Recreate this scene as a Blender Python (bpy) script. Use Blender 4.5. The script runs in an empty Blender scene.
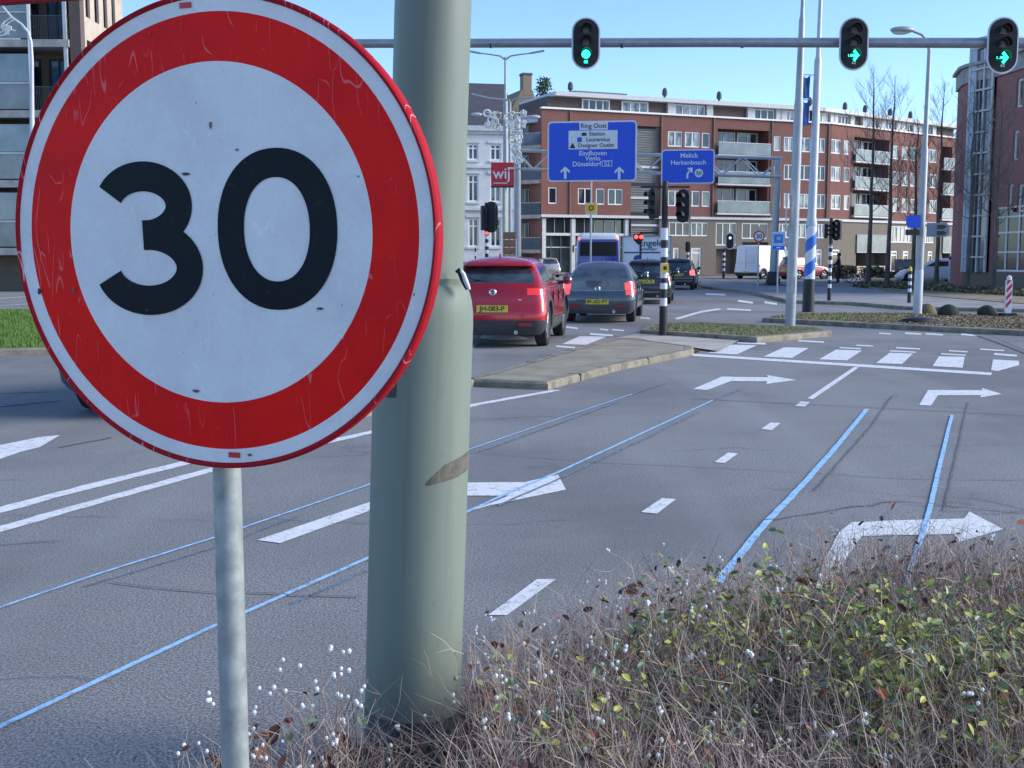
import bpy, math, random
import numpy as np
from mathutils import Vector, Matrix
random.seed(7); rng=np.random.default_rng(7)
R=math.radians; PI=math.pi
scene=bpy.context.scene; COL=scene.collection
F=1150.0; H=1.5; PITCH=math.atan(126/1150.0); CP=math.cos(PITCH); SP=math.sin(PITCH)
# ---------------------------------------------------------------- camera maths
def ray(px,py):
    a=(px-512)/F; b=(384-py)/F
    return Vector((a, CP+b*SP, -SP+b*CP))
def G(px,py,z=0.0):
    d=ray(px,py); t=(z-H)/d.z
    return Vector((d.x*t,d.y*t,z))
def P(px,py,Y):
    d=ray(px,py); t=Y/d.y
    return Vector((d.x*t,Y,H+d.z*t))
def proj(v):
    X,Y,Z=v[0],v[1],v[2]-H
    d=Y*CP-Z*SP
    return 512+F*X/d, 384-F*(Y*SP+Z*CP)/d
# ---------------------------------------------------------------- materials
MATS={}
def mat(name,col,rough=.7,metal=0.,var=.15,scale=6.,col2=None,bump=0.,bscale=60.,coat=0.,emit=None,es=1.,spec=.5,fac=(.35,.65),stretch=None,detail=6.):
    if name in MATS: return MATS[name]
    m=bpy.data.materials.new(name); m.use_nodes=True; nt=m.node_tree; N=nt.nodes; L=nt.links
    b=N['Principled BSDF']; b.inputs['Roughness'].default_value=rough; b.inputs['Metallic'].default_value=metal
    b.inputs['Coat Weight'].default_value=coat; b.inputs['Coat Roughness'].default_value=.06; b.inputs['Specular IOR Level'].default_value=spec
    tc=N.new('ShaderNodeTexCoord'); mp=N.new('ShaderNodeMapping'); L.new(tc.outputs['Object'],mp.inputs['Vector'])
    if stretch: mp.inputs['Scale'].default_value=stretch
    no=N.new('ShaderNodeTexNoise'); no.inputs['Scale'].default_value=scale; no.inputs['Detail'].default_value=detail; no.inputs['Roughness'].default_value=.6
    L.new(mp.outputs[0],no.inputs['Vector'])
    cr=N.new('ShaderNodeValToRGB'); L.new(no.outputs['Fac'],cr.inputs['Fac'])
    c2=col2 if col2 else tuple(max(0,c*(1-var)) for c in col); c1=col if col2 else tuple(min(1,c*(1+var*.6)) for c in col)
    cr.color_ramp.elements[0].position=fac[0]; cr.color_ramp.elements[1].position=fac[1]
    cr.color_ramp.elements[0].color=(*c2,1); cr.color_ramp.elements[1].color=(*c1,1)
    L.new(cr.outputs[0],b.inputs['Base Color'])
    if bump:
        n2=N.new('ShaderNodeTexNoise'); n2.inputs['Scale'].default_value=bscale; n2.inputs['Detail'].default_value=4
        L.new(tc.outputs['Object'],n2.inputs['Vector']); bp=N.new('ShaderNodeBump'); bp.inputs['Strength'].default_value=bump; bp.inputs['Distance'].default_value=.01
        L.new(n2.outputs['Fac'],bp.inputs['Height']); L.new(bp.outputs[0],b.inputs['Normal'])
    if emit: b.inputs['Emission Color'].default_value=(*emit,1); b.inputs['Emission Strength'].default_value=es
    MATS[name]=m; return m
def mathn(nt,op,a,b=None,c=None):
    n=nt.nodes.new('ShaderNodeMath'); n.operation=op
    for i,v in enumerate((a,b,c)):
        if v is None: continue
        if isinstance(v,(int,float)): n.inputs[i].default_value=v
        else: nt.links.new(v,n.inputs[i])
    return n.outputs[0]
def mixc(nt,fac,a,b):
    n=nt.nodes.new('ShaderNodeMix'); n.data_type='RGBA'
    for k,v in ((0,fac),(6,a),(7,b)):
        if isinstance(v,(int,float)): n.inputs[k].default_value=v
        elif isinstance(v,tuple): n.inputs[k].default_value=(*v,1)
        else: nt.links.new(v,n.inputs[k])
    return n.outputs[2]
def noise(nt,vec,scale,detail=4,rough=.55):
    n=nt.nodes.new('ShaderNodeTexNoise'); n.inputs['Scale'].default_value=scale; n.inputs['Detail'].default_value=detail; n.inputs['Roughness'].default_value=rough
    nt.links.new(vec,n.inputs['Vector']); return n.outputs['Fac']
def smooth(nt,v,a,b):
    n=nt.nodes.new('ShaderNodeMapRange'); n.interpolation_type='SMOOTHSTEP'; nt.links.new(v,n.inputs[0]); n.inputs[1].default_value=a; n.inputs[2].default_value=b
    return n.outputs[0]
def rotvec(nt,vec,ang,sc):
    m=nt.nodes.new('ShaderNodeMapping'); m.inputs['Rotation'].default_value=ang; m.inputs['Scale'].default_value=sc; nt.links.new(vec,m.inputs['Vector']); return m.outputs[0]
def newmat(name,rough=.7):
    m=bpy.data.materials.new(name); m.use_nodes=True; MATS[name]=m; nt=m.node_tree
    b=nt.nodes['Principled BSDF']; b.inputs['Roughness'].default_value=rough
    tc=nt.nodes.new('ShaderNodeTexCoord'); return m,nt,b,tc.outputs['Object']
def asphalt(name,base,light):
    m,nt,b,o=newmat(name,.82)
    g=noise(nt,o,95,3,.7); g2=noise(nt,o,26,4,.7); big=noise(nt,o,.22,5,.6); mid=noise(nt,o,1.3,5,.65)
    c=mixc(nt,smooth(nt,g,.38,.66),tuple(x*.5 for x in base),tuple(x*1.2 for x in light))
    c=mixc(nt,mathn(nt,'MULTIPLY',smooth(nt,g2,.4,.7),.35),c,tuple(x*1.5 for x in base))
    c=mixc(nt,mathn(nt,'MULTIPLY',smooth(nt,big,.42,.62),.6),c,tuple(x*.6 for x in base))
    c=mixc(nt,mathn(nt,'MULTIPLY',smooth(nt,mid,.5,.75),.35),c,(base[0]*1.45,base[1]*1.33,base[2]*1.15))
    # wheel-track polish, along the road
    tr=noise(nt,rotvec(nt,o,(0,0,R(20)),(1.1,.05,1)),1.0,3)
    c=mixc(nt,mathn(nt,'MULTIPLY',smooth(nt,tr,.45,.75),.35),c,tuple(x*1.6 for x in base))
    # cracks
    v=nt.nodes.new('ShaderNodeTexVoronoi'); v.feature='DISTANCE_TO_EDGE'; v.inputs['Scale'].default_value=.42
    wv=rotvec(nt,o,(0,0,R(-14)),(.35,1,1)); 
    ad=nt.nodes.new('ShaderNodeVectorMath'); ad.operation='ADD'; nt.links.new(wv,ad.inputs[0])
    nn=nt.nodes.new('ShaderNodeTexNoise'); nn.inputs['Scale'].default_value=1.6; nn.inputs['Detail'].default_value=6; nt.links.new(o,nn.inputs['Vector'])
    sc=nt.nodes.new('ShaderNodeVectorMath'); sc.operation='SCALE'; sc.inputs[3].default_value=.5; nt.links.new(nn.outputs['Color'],sc.inputs[0]); nt.links.new(sc.outputs[0],ad.inputs[1])
    nt.links.new(ad.outputs[0],v.inputs['Vector'])
    cr=mathn(nt,'SUBTRACT',1.,smooth(nt,v.outputs['Distance'],.0,.009))
    cr=mathn(nt,'MULTIPLY',cr,smooth(nt,noise(nt,o,.6,2),.47,.6))
    c=mixc(nt,mathn(nt,'MULTIPLY',cr,.4),c,(.05,.05,.052))
    nt.links.new(c,b.inputs['Base Color'])
    bp=nt.nodes.new('ShaderNodeBump'); bp.inputs['Strength'].default_value=.45; bp.inputs['Distance'].default_value=.006; nt.links.new(g,bp.inputs['Height']); nt.links.new(bp.outputs[0],b.inputs['Normal'])
    nt.links.new(smooth(nt,big,.2,.9),b.inputs['Roughness']) if False else None
    return m
M_road=asphalt('asphalt',(.190,.186,.178),(.305,.30,.29))
M_road2=asphalt('asphalt_old',(.20,.196,.187),(.32,.313,.30))
def paint_mark(name,col,under,thr=(.30,.52)):
    m,nt,b,o=newmat(name,.75)
    w=noise(nt,o,14,6,.75); w2=noise(nt,o,90,2,.6)
    f=smooth(nt,mathn(nt,'ADD',mathn(nt,'MULTIPLY',w,.7),mathn(nt,'MULTIPLY',w2,.3)),*thr)
    c=mixc(nt,f,under,col); c=mixc(nt,mathn(nt,'MULTIPLY',smooth(nt,noise(nt,o,2.5,4),.45,.7),.3),c,tuple(x*.72 for x in col))
    nt.links.new(c,b.inputs['Base Color']); return m
M_white=paint_mark('road_paint_white',(.74,.74,.73),(.24,.24,.24),(.35,.50))
M_blue=paint_mark('road_spray_blue',(.34,.62,.92),(.19,.25,.33),(.34,.56))
M_bluef=paint_mark('road_spray_blue_faint',(.17,.30,.46),(.10,.11,.13),(.40,.62))
M_crack=mat('tar_joint',(.11,.108,.105),.9,col2=(.16,.16,.165),scale=9)
def brick(name,c1,c2,mort,sc=1.0):
    m,nt,b,o=newmat(name,.85)
    geo=nt.nodes.new('ShaderNodeNewGeometry'); sep=nt.nodes.new('ShaderNodeSeparateXYZ'); nt.links.new(o,sep.inputs[0])
    h=mathn(nt,'ADD',sep.outputs[0],mathn(nt,'MULTIPLY',sep.outputs[1],.61))
    cb=nt.nodes.new('ShaderNodeCombineXYZ'); nt.links.new(h,cb.inputs[0]); nt.links.new(sep.outputs[2],cb.inputs[1])
    t=nt.nodes.new('ShaderNodeTexBrick'); nt.links.new(cb.outputs[0],t.inputs['Vector']); t.inputs['Scale'].default_value=sc
    t.inputs['Brick Width'].default_value=.22; t.inputs['Row Height'].default_value=.065; t.inputs['Mortar Size'].default_value=.006
    t.inputs['Color1'].default_value=(*c1,1); t.inputs['Color2'].default_value=(*c2,1); t.inputs['Mortar'].default_value=(*mort,1)
    c=mixc(nt,mathn(nt,'MULTIPLY',smooth(nt,noise(nt,o,.35,5,.6),.4,.7),.4),t.outputs['Color'],tuple(x*.72 for x in c1))
    c=mixc(nt,mathn(nt,'MULTIPLY',smooth(nt,noise(nt,rotvec(nt,o,(0,0,0),(2,2,.25)),1.,4),.5,.75),.25),c,tuple(min(1,x*1.4) for x in c2))
    nt.links.new(c,b.inputs['Base Color']); return m
M_brick=brick('red_brick',(.225,.076,.056),(.17,.06,.048),(.21,.135,.11))
M_brickg=brick('grey_brown_brick',(.20,.155,.115),(.155,.125,.095),(.22,.19,.16))
M_brickp=brick('purple_brick',(.37,.135,.115),(.30,.11,.10),(.34,.22,.20))
M_brickd=brick('dark_brick',(.13,.09,.075),(.10,.072,.062),(.16,.13,.12))
M_buff=mat('buff_stone',(.50,.41,.32),.85,var=.15,scale=1.2)
M_conc=mat('concrete',(.38,.36,.33),.85,var=.25,scale=2.)
M_fascia=mat('pale_fascia',(.58,.58,.57),.6,var=.12)
M_wfr=mat('white_frame',(.84,.83,.80),.5,var=.06)
M_stucco=mat('white_stucco',(.70,.70,.68),.8,var=.14,scale=.8)
M_slate=mat('dark_roof_tile',(.075,.075,.085),.7,var=.35,scale=3.,stretch=(1,1,8))
M_brownwall=mat('brown_render',(.25,.185,.13),.9,var=.15)
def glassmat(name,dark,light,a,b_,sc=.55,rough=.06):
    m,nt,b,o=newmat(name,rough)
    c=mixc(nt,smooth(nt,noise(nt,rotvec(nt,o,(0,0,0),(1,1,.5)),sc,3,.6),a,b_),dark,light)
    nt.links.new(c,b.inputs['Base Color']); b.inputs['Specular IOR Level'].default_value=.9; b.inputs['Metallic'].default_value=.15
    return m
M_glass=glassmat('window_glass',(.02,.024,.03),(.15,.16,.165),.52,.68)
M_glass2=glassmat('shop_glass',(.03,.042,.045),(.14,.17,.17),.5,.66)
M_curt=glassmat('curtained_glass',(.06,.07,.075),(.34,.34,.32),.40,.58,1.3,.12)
M_frost=mat('frosted_balcony_glass',(.20,.23,.225),.2,var=.3,scale=.7,spec=.8)
M_frostd=mat('tinted_balcony_glass',(.075,.10,.13),.15,var=.3,scale=.7,spec=.9)
M_louv=mat('grey_louvre',(.27,.26,.245),.7,var=.35,scale=4,stretch=(.2,.2,10))
M_dark=mat('dark_recess',(.03,.03,.034),.8,var=.4)
M_galv=mat('galvanised_steel',(.36,.39,.375),.5,.3,var=.35,scale=22,bump=.05,fac=(.3,.7))
M_pole=mat('pale_steel_post',(.36,.38,.39),.45,.25,var=.12,scale=3)
M_polew=mat('white_steel_post',(.50,.52,.54),.45,.1,var=.1,scale=3)
M_beam=mat('grey_portal_steel',(.30,.32,.36),.4,.5,var=.15)
M_green=None
M_black=mat('black_plastic',(.010,.011,.013),.7,var=.3)
M_blackp=mat('black_paint',(.014,.015,.018),.5,var=.3)
M_rubber=mat('tyre_rubber',(.022,.022,.023),.85,var=.3,scale=20)
M_signw=mat('sign_white',(.68,.70,.74),.45,var=.06)
M_signb=mat('sign_blue',(.004,.075,.62),.4,var=.06)
M_signr=mat('sign_red',(.55,.02,.03),.4,var=.12)
M_yellow=mat('yellow_sign',(.80,.55,.05),.5,var=.1)
M_chrome=mat('chrome',(.75,.75,.76),.15,1.,var=.05)
M_alloy=mat('alloy',(.30,.31,.32),.35,.8,var=.1)
M_carglass=mat('car_glass',(.015,.022,.026),.04,.0,var=.3,scale=3.5,col2=(.06,.08,.085),spec=1.,coat=.5)  # lighter blotches are tree reflections painted into the glass colour
M_tail=mat('tail_lamp_red',(.25,.008,.012),.15,var=.2,coat=1.,emit=(1.,.03,.03),es=.05)
M_taill=mat('tail_lamp_lit',(.5,.015,.02),.15,var=.2,coat=1.,emit=(1.,.05,.04),es=.9)
M_brake=mat('brake_lamp_lit',(.6,.02,.02),.2,emit=(1.,.05,.05),es=3.)
M_plate=mat('number_plate_yellow',(.75,.55,.06),.5,var=.08)
M_txtk=mat('black_lettering',(.015,.015,.018),.5,var=.1)
M_gled=mat('green_led',(.0,.3,.2),.4,emit=(.02,1.,.55),es=2.2)
M_rled=mat('red_led',(.4,.02,.02),.4,emit=(1.,.03,.02),es=4.)
M_bark=mat('bark',(.12,.105,.085),.9,var=.45,scale=5,bump=.5,bscale=20,stretch=(1,1,.3))
M_twig=mat('bare_twig',(.15,.125,.11),.9,var=.3)
M_kerb=mat('kerb_concrete',(.26,.225,.165),.9,var=.4,scale=5,bump=.4,bscale=30)
M_tile=mat('paving_tile_mossy',(.34,.30,.215),.9,col2=(.22,.20,.135),scale=1.8,bump=.3,bscale=25)
M_tilep=mat('paving_tile_pale',(.42,.39,.33),.9,var=.25,scale=1.5)
M_pave=mat('concrete_pavement',(.28,.272,.265),.9,var=.25,scale=.6)
M_ground=mat('ground_soil',(.15,.13,.10),.95,var=.3,scale=.4)
M_grass=mat('turf',(.12,.14,.05),.95,col2=(.17,.14,.085),scale=1.2,bump=.8,bscale=40,detail=10)
M_lawn=mat('lawn_turf',(.10,.17,.03),.95,col2=(.06,.14,.025),scale=2.,bump=.8,bscale=40)
M_litter=mat('leaf_litter',(.34,.27,.17),.95,col2=(.15,.125,.07),scale=3.5,bump=1.,bscale=18,detail=12)
M_soil=mat('shrub_bed_soil',(.085,.065,.05),.95,var=.5,scale=14,bump=1.,bscale=50)
# ---------------------------------------------------------------- mesh builder
class MB:
    def __init__(s): s.v=[]; s.f=[]; s.m=[]; s.ms=[]
    def mi(s,m):
        if m not in s.ms: s.ms.append(m)
        return s.ms.index(m)
    def add(s,vs,fs,m=None):
        o=len(s.v); s.v+= [tuple(v) for v in vs]; k=s.mi(m)
        for f in fs: s.f.append(tuple(i+o for i in f)); s.m.append(k)
        return s
    def box(s,c,d,m=None,rz=0,M=None):
        hx,hy,hz=d[0]/2,d[1]/2,d[2]/2; vs=[]
        for x in(-hx,hx):
            for y in(-hy,hy):
                for z in(-hz,hz):
                    v=Vector((x,y,z))
                    if M is not None: v=M@v
                    elif rz: v=Vector((x*math.cos(rz)-y*math.sin(rz),x*math.sin(rz)+y*math.cos(rz),z))
                    vs.append(v+Vector(c))
        return s.add(vs,[(0,1,3,2),(4,6,7,5),(0,4,5,1),(2,3,7,6),(0,2,6,4),(1,5,7,3)],m)
    def tube(s,p0,p1,r0,r1=None,n=8,m=None,cap=True):
        r1=r0 if r1 is None else r1; p0=Vector(p0); p1=Vector(p1); d=(p1-p0)
        if d.length<1e-6: return s
        d.normalize(); a=d.orthogonal().normalized(); b=d.cross(a)
        vs=[]
        for p,r in((p0,r0),(p1,r1)):
            for i in range(n):
                t=2*PI*i/n; vs.append(p+(a*math.cos(t)+b*math.sin(t))*r)
        fs=[(i,(i+1)%n,(i+1)%n+n,i+n) for i in range(n)]
        if cap: fs+= [tuple(range(n-1,-1,-1)),tuple(range(n,2*n))]
        return s.add(vs,fs,m)
    def path(s,pts,rs,n=8,m=None):
        pts=[Vector(p) for p in pts]
        if not isinstance(rs,(list,tuple)): rs=[rs]*len(pts)
        vs=[]; a=None
        for k,p in enumerate(pts):
            d=(pts[min(k+1,len(pts)-1)]-pts[max(k-1,0)]).normalized()
            if a is None: a=d.orthogonal().normalized()
            else: a=(a-d*a.dot(d)).normalized()
            b=d.cross(a)
            for i in range(n):
                t=2*PI*i/n; vs.append(p+(a*math.cos(t)+b*math.sin(t))*rs[k])
        fs=[]
        for k in range(len(pts)-1):
            for i in range(n): fs.append((k*n+i,k*n+(i+1)%n,(k+1)*n+(i+1)%n,(k+1)*n+i))
        fs+= [tuple(range(n-1,-1,-1)),tuple(range((len(pts)-1)*n,len(pts)*n))]
        return s.add(vs,fs,m)
    def lathe(s,prof,n=32,m=None,axis='z',c=(0,0,0),ms=None):
        vs=[]
        for r,z in prof:
            for i in range(n):
                t=2*PI*i/n; x,y=r*math.cos(t),r*math.sin(t)
                v={'z':(x,y,z),'x':(z,x,y),'y':(x,z,y)}[axis]; vs.append((v[0]+c[0],v[1]+c[1],v[2]+c[2]))
        for k in range(len(prof)-1):
            mm=ms[k] if ms else m
            s.add([],[],mm)
        o=len(s.v); s.v+=vs
        for k in range(len(prof)-1):
            mi=s.mi(ms[k] if ms else m)
            for i in range(n):
                s.f.append((o+k*n+i,o+k*n+(i+1)%n,o+(k+1)*n+(i+1)%n,o+(k+1)*n+i)); s.m.append(mi)
        return s
    def prism(s,poly,z0,z1,m=None,mside=None):
        n=len(poly); a=sum(poly[i][0]*poly[(i+1)%n][1]-poly[(i+1)%n][0]*poly[i][1] for i in range(n))
        if a<0: poly=poly[::-1]
        s.add([(p[0],p[1],z1) for p in poly],[tuple(range(n))],m)
        vs=[(p[0],p[1],z0) for p in poly]+[(p[0],p[1],z1) for p in poly]
        s.add(vs,[(i,(i+1)%n,(i+1)%n+n,i+n) for i in range(n)],mside or m)
        return s
    def sphere(s,c,r,m=None,nu=12,nv=8,sc=(1,1,1)):
        prof=[(max(1e-4,math.sin(PI*k/nv))*r,-math.cos(PI*k/nv)*r) for k in range(nv+1)]
        o=len(s.v); s.lathe(prof,nu,m)
        for i in range(o,len(s.v)):
            v=s.v[i]; s.v[i]=(v[0]*sc[0]+c[0],v[1]*sc[1]+c[1],v[2]*sc[2]+c[2])
        return s
    def xf(s,M):
        s.v=[tuple(M@Vector(v)) for v in s.v]; return s
    def build(s,name,mat=None,parent=None,smooth=None,loc=None):
        me=bpy.data.meshes.new(name); me.from_pydata([tuple(v) for v in s.v],[],s.f); 
        mm=[m or mat or M_conc for m in s.ms] if s.ms else [mat]
        for m in mm: me.materials.append(m)
        me.polygons.foreach_set('material_index',s.m)
        me.validate(); me.update()
        if smooth is not None:
            me.polygons.foreach_set('use_smooth',[True]*len(me.polygons)); me.set_sharp_from_angle(angle=R(smooth))
        o=bpy.data.objects.new(name,me); COL.objects.link(o)
        if loc is not None: o.location=loc
        if parent is not None: o.parent=parent
        return o
def tag(o,label=None,cat=None,group=None,kind=None):
    if label: o['label']=label
    if cat: o['category']=cat
    if group: o['group']=group
    if kind: o['kind']=kind
    return o
def empty(name,loc=(0,0,0),rz=0,label=None,cat=None,group=None):
    o=bpy.data.objects.new(name,None); COL.objects.link(o); o.location=loc; o.rotation_euler=(0,0,rz); o.empty_display_size=.2
    return tag(o,label,cat,group)
def children(o): return [c for c in bpy.data.objects if c.parent==o]
def copy_tree(o,parent=None):
    c=o.copy(); COL.objects.link(c); c.parent=parent
    for ch in children(o): copy_tree(ch,c)
    return c
def text(body,size,name,m,parent,M,ext=.002,align='CENTER'):
    """flat lettering; M maps text plane (x right, y up) into parent space"""
    cu=bpy.data.curves.new('t','FONT'); cu.body=body; cu.size=size; cu.align_x=align; cu.align_y='CENTER'; cu.extrude=ext; cu.offset=size*.012
    t=bpy.data.objects.new('t',cu); COL.objects.link(t)
    dg=bpy.context.evaluated_depsgraph_get(); me=bpy.data.meshes.new_from_object(t.evaluated_get(dg))
    bpy.data.objects.remove(t); bpy.data.curves.remove(cu)
    me.transform(M); me.materials.clear(); me.materials.append(m); me.name=name
    o=bpy.data.objects.new(name,me); COL.objects.link(o); o.parent=parent; return o
UP=Matrix.Rotation(R(90),4,'X')   # text plane -> XZ, facing -Y
def TM(x,y,z): return Matrix.Translation((x,y,z))@UP
# ---------------------------------------------------------------- world, sun, camera
w=bpy.data.worlds.new('World'); scene.world=w; w.use_nodes=True; nt=w.node_tree
sky=nt.nodes.new('ShaderNodeTexSky'); sky.sky_type='NISHITA'; sky.sun_disc=False
SAZ=R(92); SEL=R(26)
sky.sun_elevation=SEL; sky.sun_rotation=SAZ; sky.air_density=.8; sky.dust_density=.25; sky.ozone_density=2.6
hs=nt.nodes.new('ShaderNodeMix'); hs.data_type='RGBA'; hs.blend_type='MULTIPLY'; hs.inputs[0].default_value=1; hs.inputs[7].default_value=(.74,.82,.95,1); nt.links.new(sky.outputs[0],hs.inputs[6]); nt.links.new(hs.outputs[2],nt.nodes['Background'].inputs[0]); nt.nodes['Background'].inputs[1].default_value=.15
sl=bpy.data.lights.new('sun','SUN'); sl.energy=2.2; sl.angle=R(30); sl.color=(1,.95,.87)
so=bpy.data.objects.new('sun',sl); COL.objects.link(so)
sd=Vector((math.sin(SAZ)*math.cos(SEL),math.cos(SAZ)*math.cos(SEL),math.sin(SEL)))
so.rotation_euler=sd.to_track_quat('Z','Y').to_euler(); so.location=(30,-10,40)
cam=bpy.data.cameras.new('cam'); cam.sensor_width=36; cam.lens=F/1024*36; cam.clip_end=3000; cam.clip_start=.05
co=bpy.data.objects.new('camera',cam); COL.objects.link(co); co.location=(0,0,H); co.rotation_euler=(R(90)-PITCH,0,0); scene.camera=co
scene.render.resolution_x=1024; scene.render.resolution_y=768
vs_=scene.view_settings; vs_.view_transform='Standard'; vs_.look='None'; vs_.gamma=1; vs_.exposure=1.06
# ---------------------------------------------------------------- ground, roads
def sheet(name,poly,z,m,kind='structure'):
    mb=MB(); n=len(poly); a=sum(poly[i][0]*poly[(i+1)%n][1]-poly[(i+1)%n][0]*poly[i][1] for i in range(n))
    if a<0: poly=poly[::-1]
    mb.add([(p[0],p[1],z) for p in poly],[tuple(range(n))],m); return tag(mb.build(name),kind=kind)
sheet('ground',[(-700,-60),(700,-60),(700,1500),(-700,1500)],-.02,M_ground)
sheet('road',[(-90,-30),(60,-30),(60,98),(-90,98)],0,M_road)
road_marks=empty('road_markings'); tag(road_marks,kind='structure')
wm=MB(); bm_=MB(); bf=MB(); ck=MB()
def gp(mb,pts,z,m,):
    ps=[G(x,y,z) for x,y in pts]
    n=len(ps); a=sum(ps[i][0]*ps[(i+1)%n][1]-ps[(i+1)%n][0]*ps[i][1] for i in range(n))
    if a<0: ps=ps[::-1]
    mb.add(ps,[tuple(range(n))],m)
def gline(mb,pts,wd,z,m,jit=0.):
    ps=[G(x,y,z) for x,y in pts]; q=[]
    for a,b in zip(ps[:-1],ps[1:]):
        n=max(2,int((b-a).length/.12)) if jit else 2
        q+= [a.lerp(b,i/n) for i in range(n)]
    q.append(ps[-1]); L_=[];R_=[]
    for i,p in enumerate(q):
        d=(q[min(i+1,len(q)-1)]-q[max(i-1,0)]).normalized(); nrm=Vector((-d.y,d.x,0))
        off=random.uniform(-jit,jit)*.3; ww=wd/2*(1+random.uniform(-jit,jit)*6)
        L_.append(p+nrm*(ww+off)); R_.append(p-nrm*(ww-off))
    n=len(q); mb.add(L_+R_,[(i,i+n,i+n+1,i+1) for i in range(n-1)],m)
Z1=.004; Z2=.008
W=lambda *p: gp(wm,p,Z1,M_white)
gline(wm,[(-140,540),(0,510),(90,486),(180,464),(240,450)],.13,Z1,M_white,.02)
gline(wm,[(-140,566),(0,529),(105,499),(210,470),(300,448),(375,431),(475,404.5),(557,390)],.11,Z1,M_white,.02)
W((257,540),(280,543),(374,509),(374,500.5))
W((400,483),(525,482),(558,474.5),(566,489.5),(487,506),(470,511),(509,495.5),(400,496))
W((488,615),(537,579),(556,579),(507,615)); W((641,512),(662,498),(676,499),(657,513.5)); W((714.5,462),(728,452.5),(738,453.5),(724.5,463))
W((761,429),(770.5,422.5),(780.5,423),(772,430)); W((795,406),(800.5,401.5),(810,402),(805,406.5)); W((807,398.5),(854,366.9),(859,367.3),(813,399))
W((693,389),(722,376.5),(768,377.3),(767,375),(796,380),(766,384),(767,381.3),(731,381),(707,390))
W((919,405),(928,390),(982,390.2),(982,388),(1002,394),(980,397.5),(981,395.2),(938,395.2),(931,405.5))
W((812,600),(824,560),(839,532),(852,522),(905,520),(964,518.5),(969.5,511.5),(1003,529),(957,542.5),(954.5,534),(905,535),(862,536),(845,560),(829,600))
W((692,353.6),(992,372.6),(991,375.2),(692,355.9))
for q in [((708,353),(730,344.6),(757,345.2),(737,354.3)),((763.5,356.5),(784,347.2),(808.5,348),(792,358)),((819,359.3),(836,349.6),(862,350.6),(847,360.3)),
 ((876,363),(889.5,352.8),(913,353.6),(902,364)),((932.5,366),(939,356.2),(964.6,356.8),(962.6,367.7)),((991,370),(993,359.4),(1019,360.8),(1019,365),(998,371)),((1048,373),(1045,362),(1072,363),(1078,374))]: W(*q)
for x0,x1,y0,y1,t in [(737,765.5,341.8,343,1.6),(798,824,340,341.4,1.4),(839.6,861,347,348.2,1.2),(896,920,347,348.3,1.3),(890,916,350.2,351.6,1.2),(941,966,353.2,354.6,1.2),(994,1017,353,354.8,1.8),(856,873,344.6,345.4,1.2),(949,967.5,350,351.2,1.2),(980,1004,348.5,350,1.2),
 (879,891,332.6,333.4,1.2),(905,921,332.4,333.4,1.4),(925.5,943,333,334.2,1.4),(961,978,333.4,334.8,1.6),(706,725.5,293.2,293.9,1.6),(738,753,299.8,301.8,2.),(764.5,777,301.2,303,2.),(727,751,308.2,309.4,1.4),(565,578,326,327.6,1.6),(556,575,345.4,346.8,1.6),(590,613,333,334.6,1.8),(600,608,328.5,329.5,1.2),(612,624,329,330,1.2),(640,650,317,318,1.2),(628,637,309.5,310.2,1.)]:
    W((x0,y0),(x1,y1),(x1,y1+t),(x0,y0+t))
W((674,318.5),(700,311),(718,308.3),(722,309.3),(700,313),(678,319.5))
W((562,344),(580,336),(607,336.6),(586,344.8)); W((479,338),(487,331.5),(512,333.5),(530,339),(500,340.5)); W((455,350),(468,342),(480,342.6),(470,351))
W((-60,466),(0,445),(40,437),(60,435),(40,447),(20,452),(0,459),(-60,480))
gline(wm,[(-60,302),(0,298.5),(25,296.5)],.14,Z1,M_white); gline(wm,[(-60,308.5),(0,305.5),(40,303.5)],.12,Z1,M_white)
gline(bf,[(0,406),(60,400)],.05,Z2,M_bluef,.02); gline(bf,[(0,393),(50,391)],.05,Z2,M_bluef,.02)
wmo=wm.build('white_marking',parent=road_marks)
gline(bm_,[(-120,782),(0,726),(115,672),(215,625),(372,556),(494,499),(557,472.5),(640,434),(713,400)],.028,Z2,M_blue,.006)
gline(bf,[(713,400),(740,389)],.03,Z2,M_bluef,.02); gline(bf,[(292,603),(340,582),(372,568)],.014,Z2,M_bluef,.02)
gline(bf,[(498,505),(560,478),(650,436),(700,411)],.022,Z2,M_bluef,.02)
gline(bm_,[(-100,640),(0,607),(100,573),(212,538),(370,484),(470,449),(560,418),(632,394)],.021,Z2,M_blue,.006)
gline(bf,[(632,394),(665,383)],.03,Z2,M_bluef,.02); gline(bf,[(85,586),(212,548),(300,515)],.012,Z2,M_bluef,.02); gline(bf,[(480,451),(560,423),(620,401)],.02,Z2,M_bluef,.02)
gline(bm_,[(719,582),(722,577),(762,527),(807,480),(840,442),(867,409)],.044,Z2,M_blue,.008)
gline(bm_,[(908,585),(912,565),(921,538),(929.5,510),(941,460),(952,415)],.03,Z2,M_blue,.006)
bm_.build('blue_sprayed_line',parent=road_marks); bf.build('faint_sprayed_line',parent=road_marks)
gline(ck,[(893,395),(872,425),(846,455),(815,490)],.013,Z2,M_crack,.015); gline(ck,[(968,402),(960,440),(951,480),(944,510)],.011,Z2,M_crack,.015)
gline(ck,[(470,452),(600,462),(740,468),(900,478),(1050,480)],.008,Z2,M_crack,.03); gline(ck,[(110,582),(215,592),(360,596)],.01,Z2,M_crack,.05)
gline(ck,[(60,447),(112,437)],.03,Z2,M_crack,.03); gline(ck,[(690,398),(830,405),(1024,415)],.02,Z2,M_crack,.06); gline(ck,[(968,332),(1000,343),(1060,366)],.07,Z2,M_crack,.03)
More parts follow.
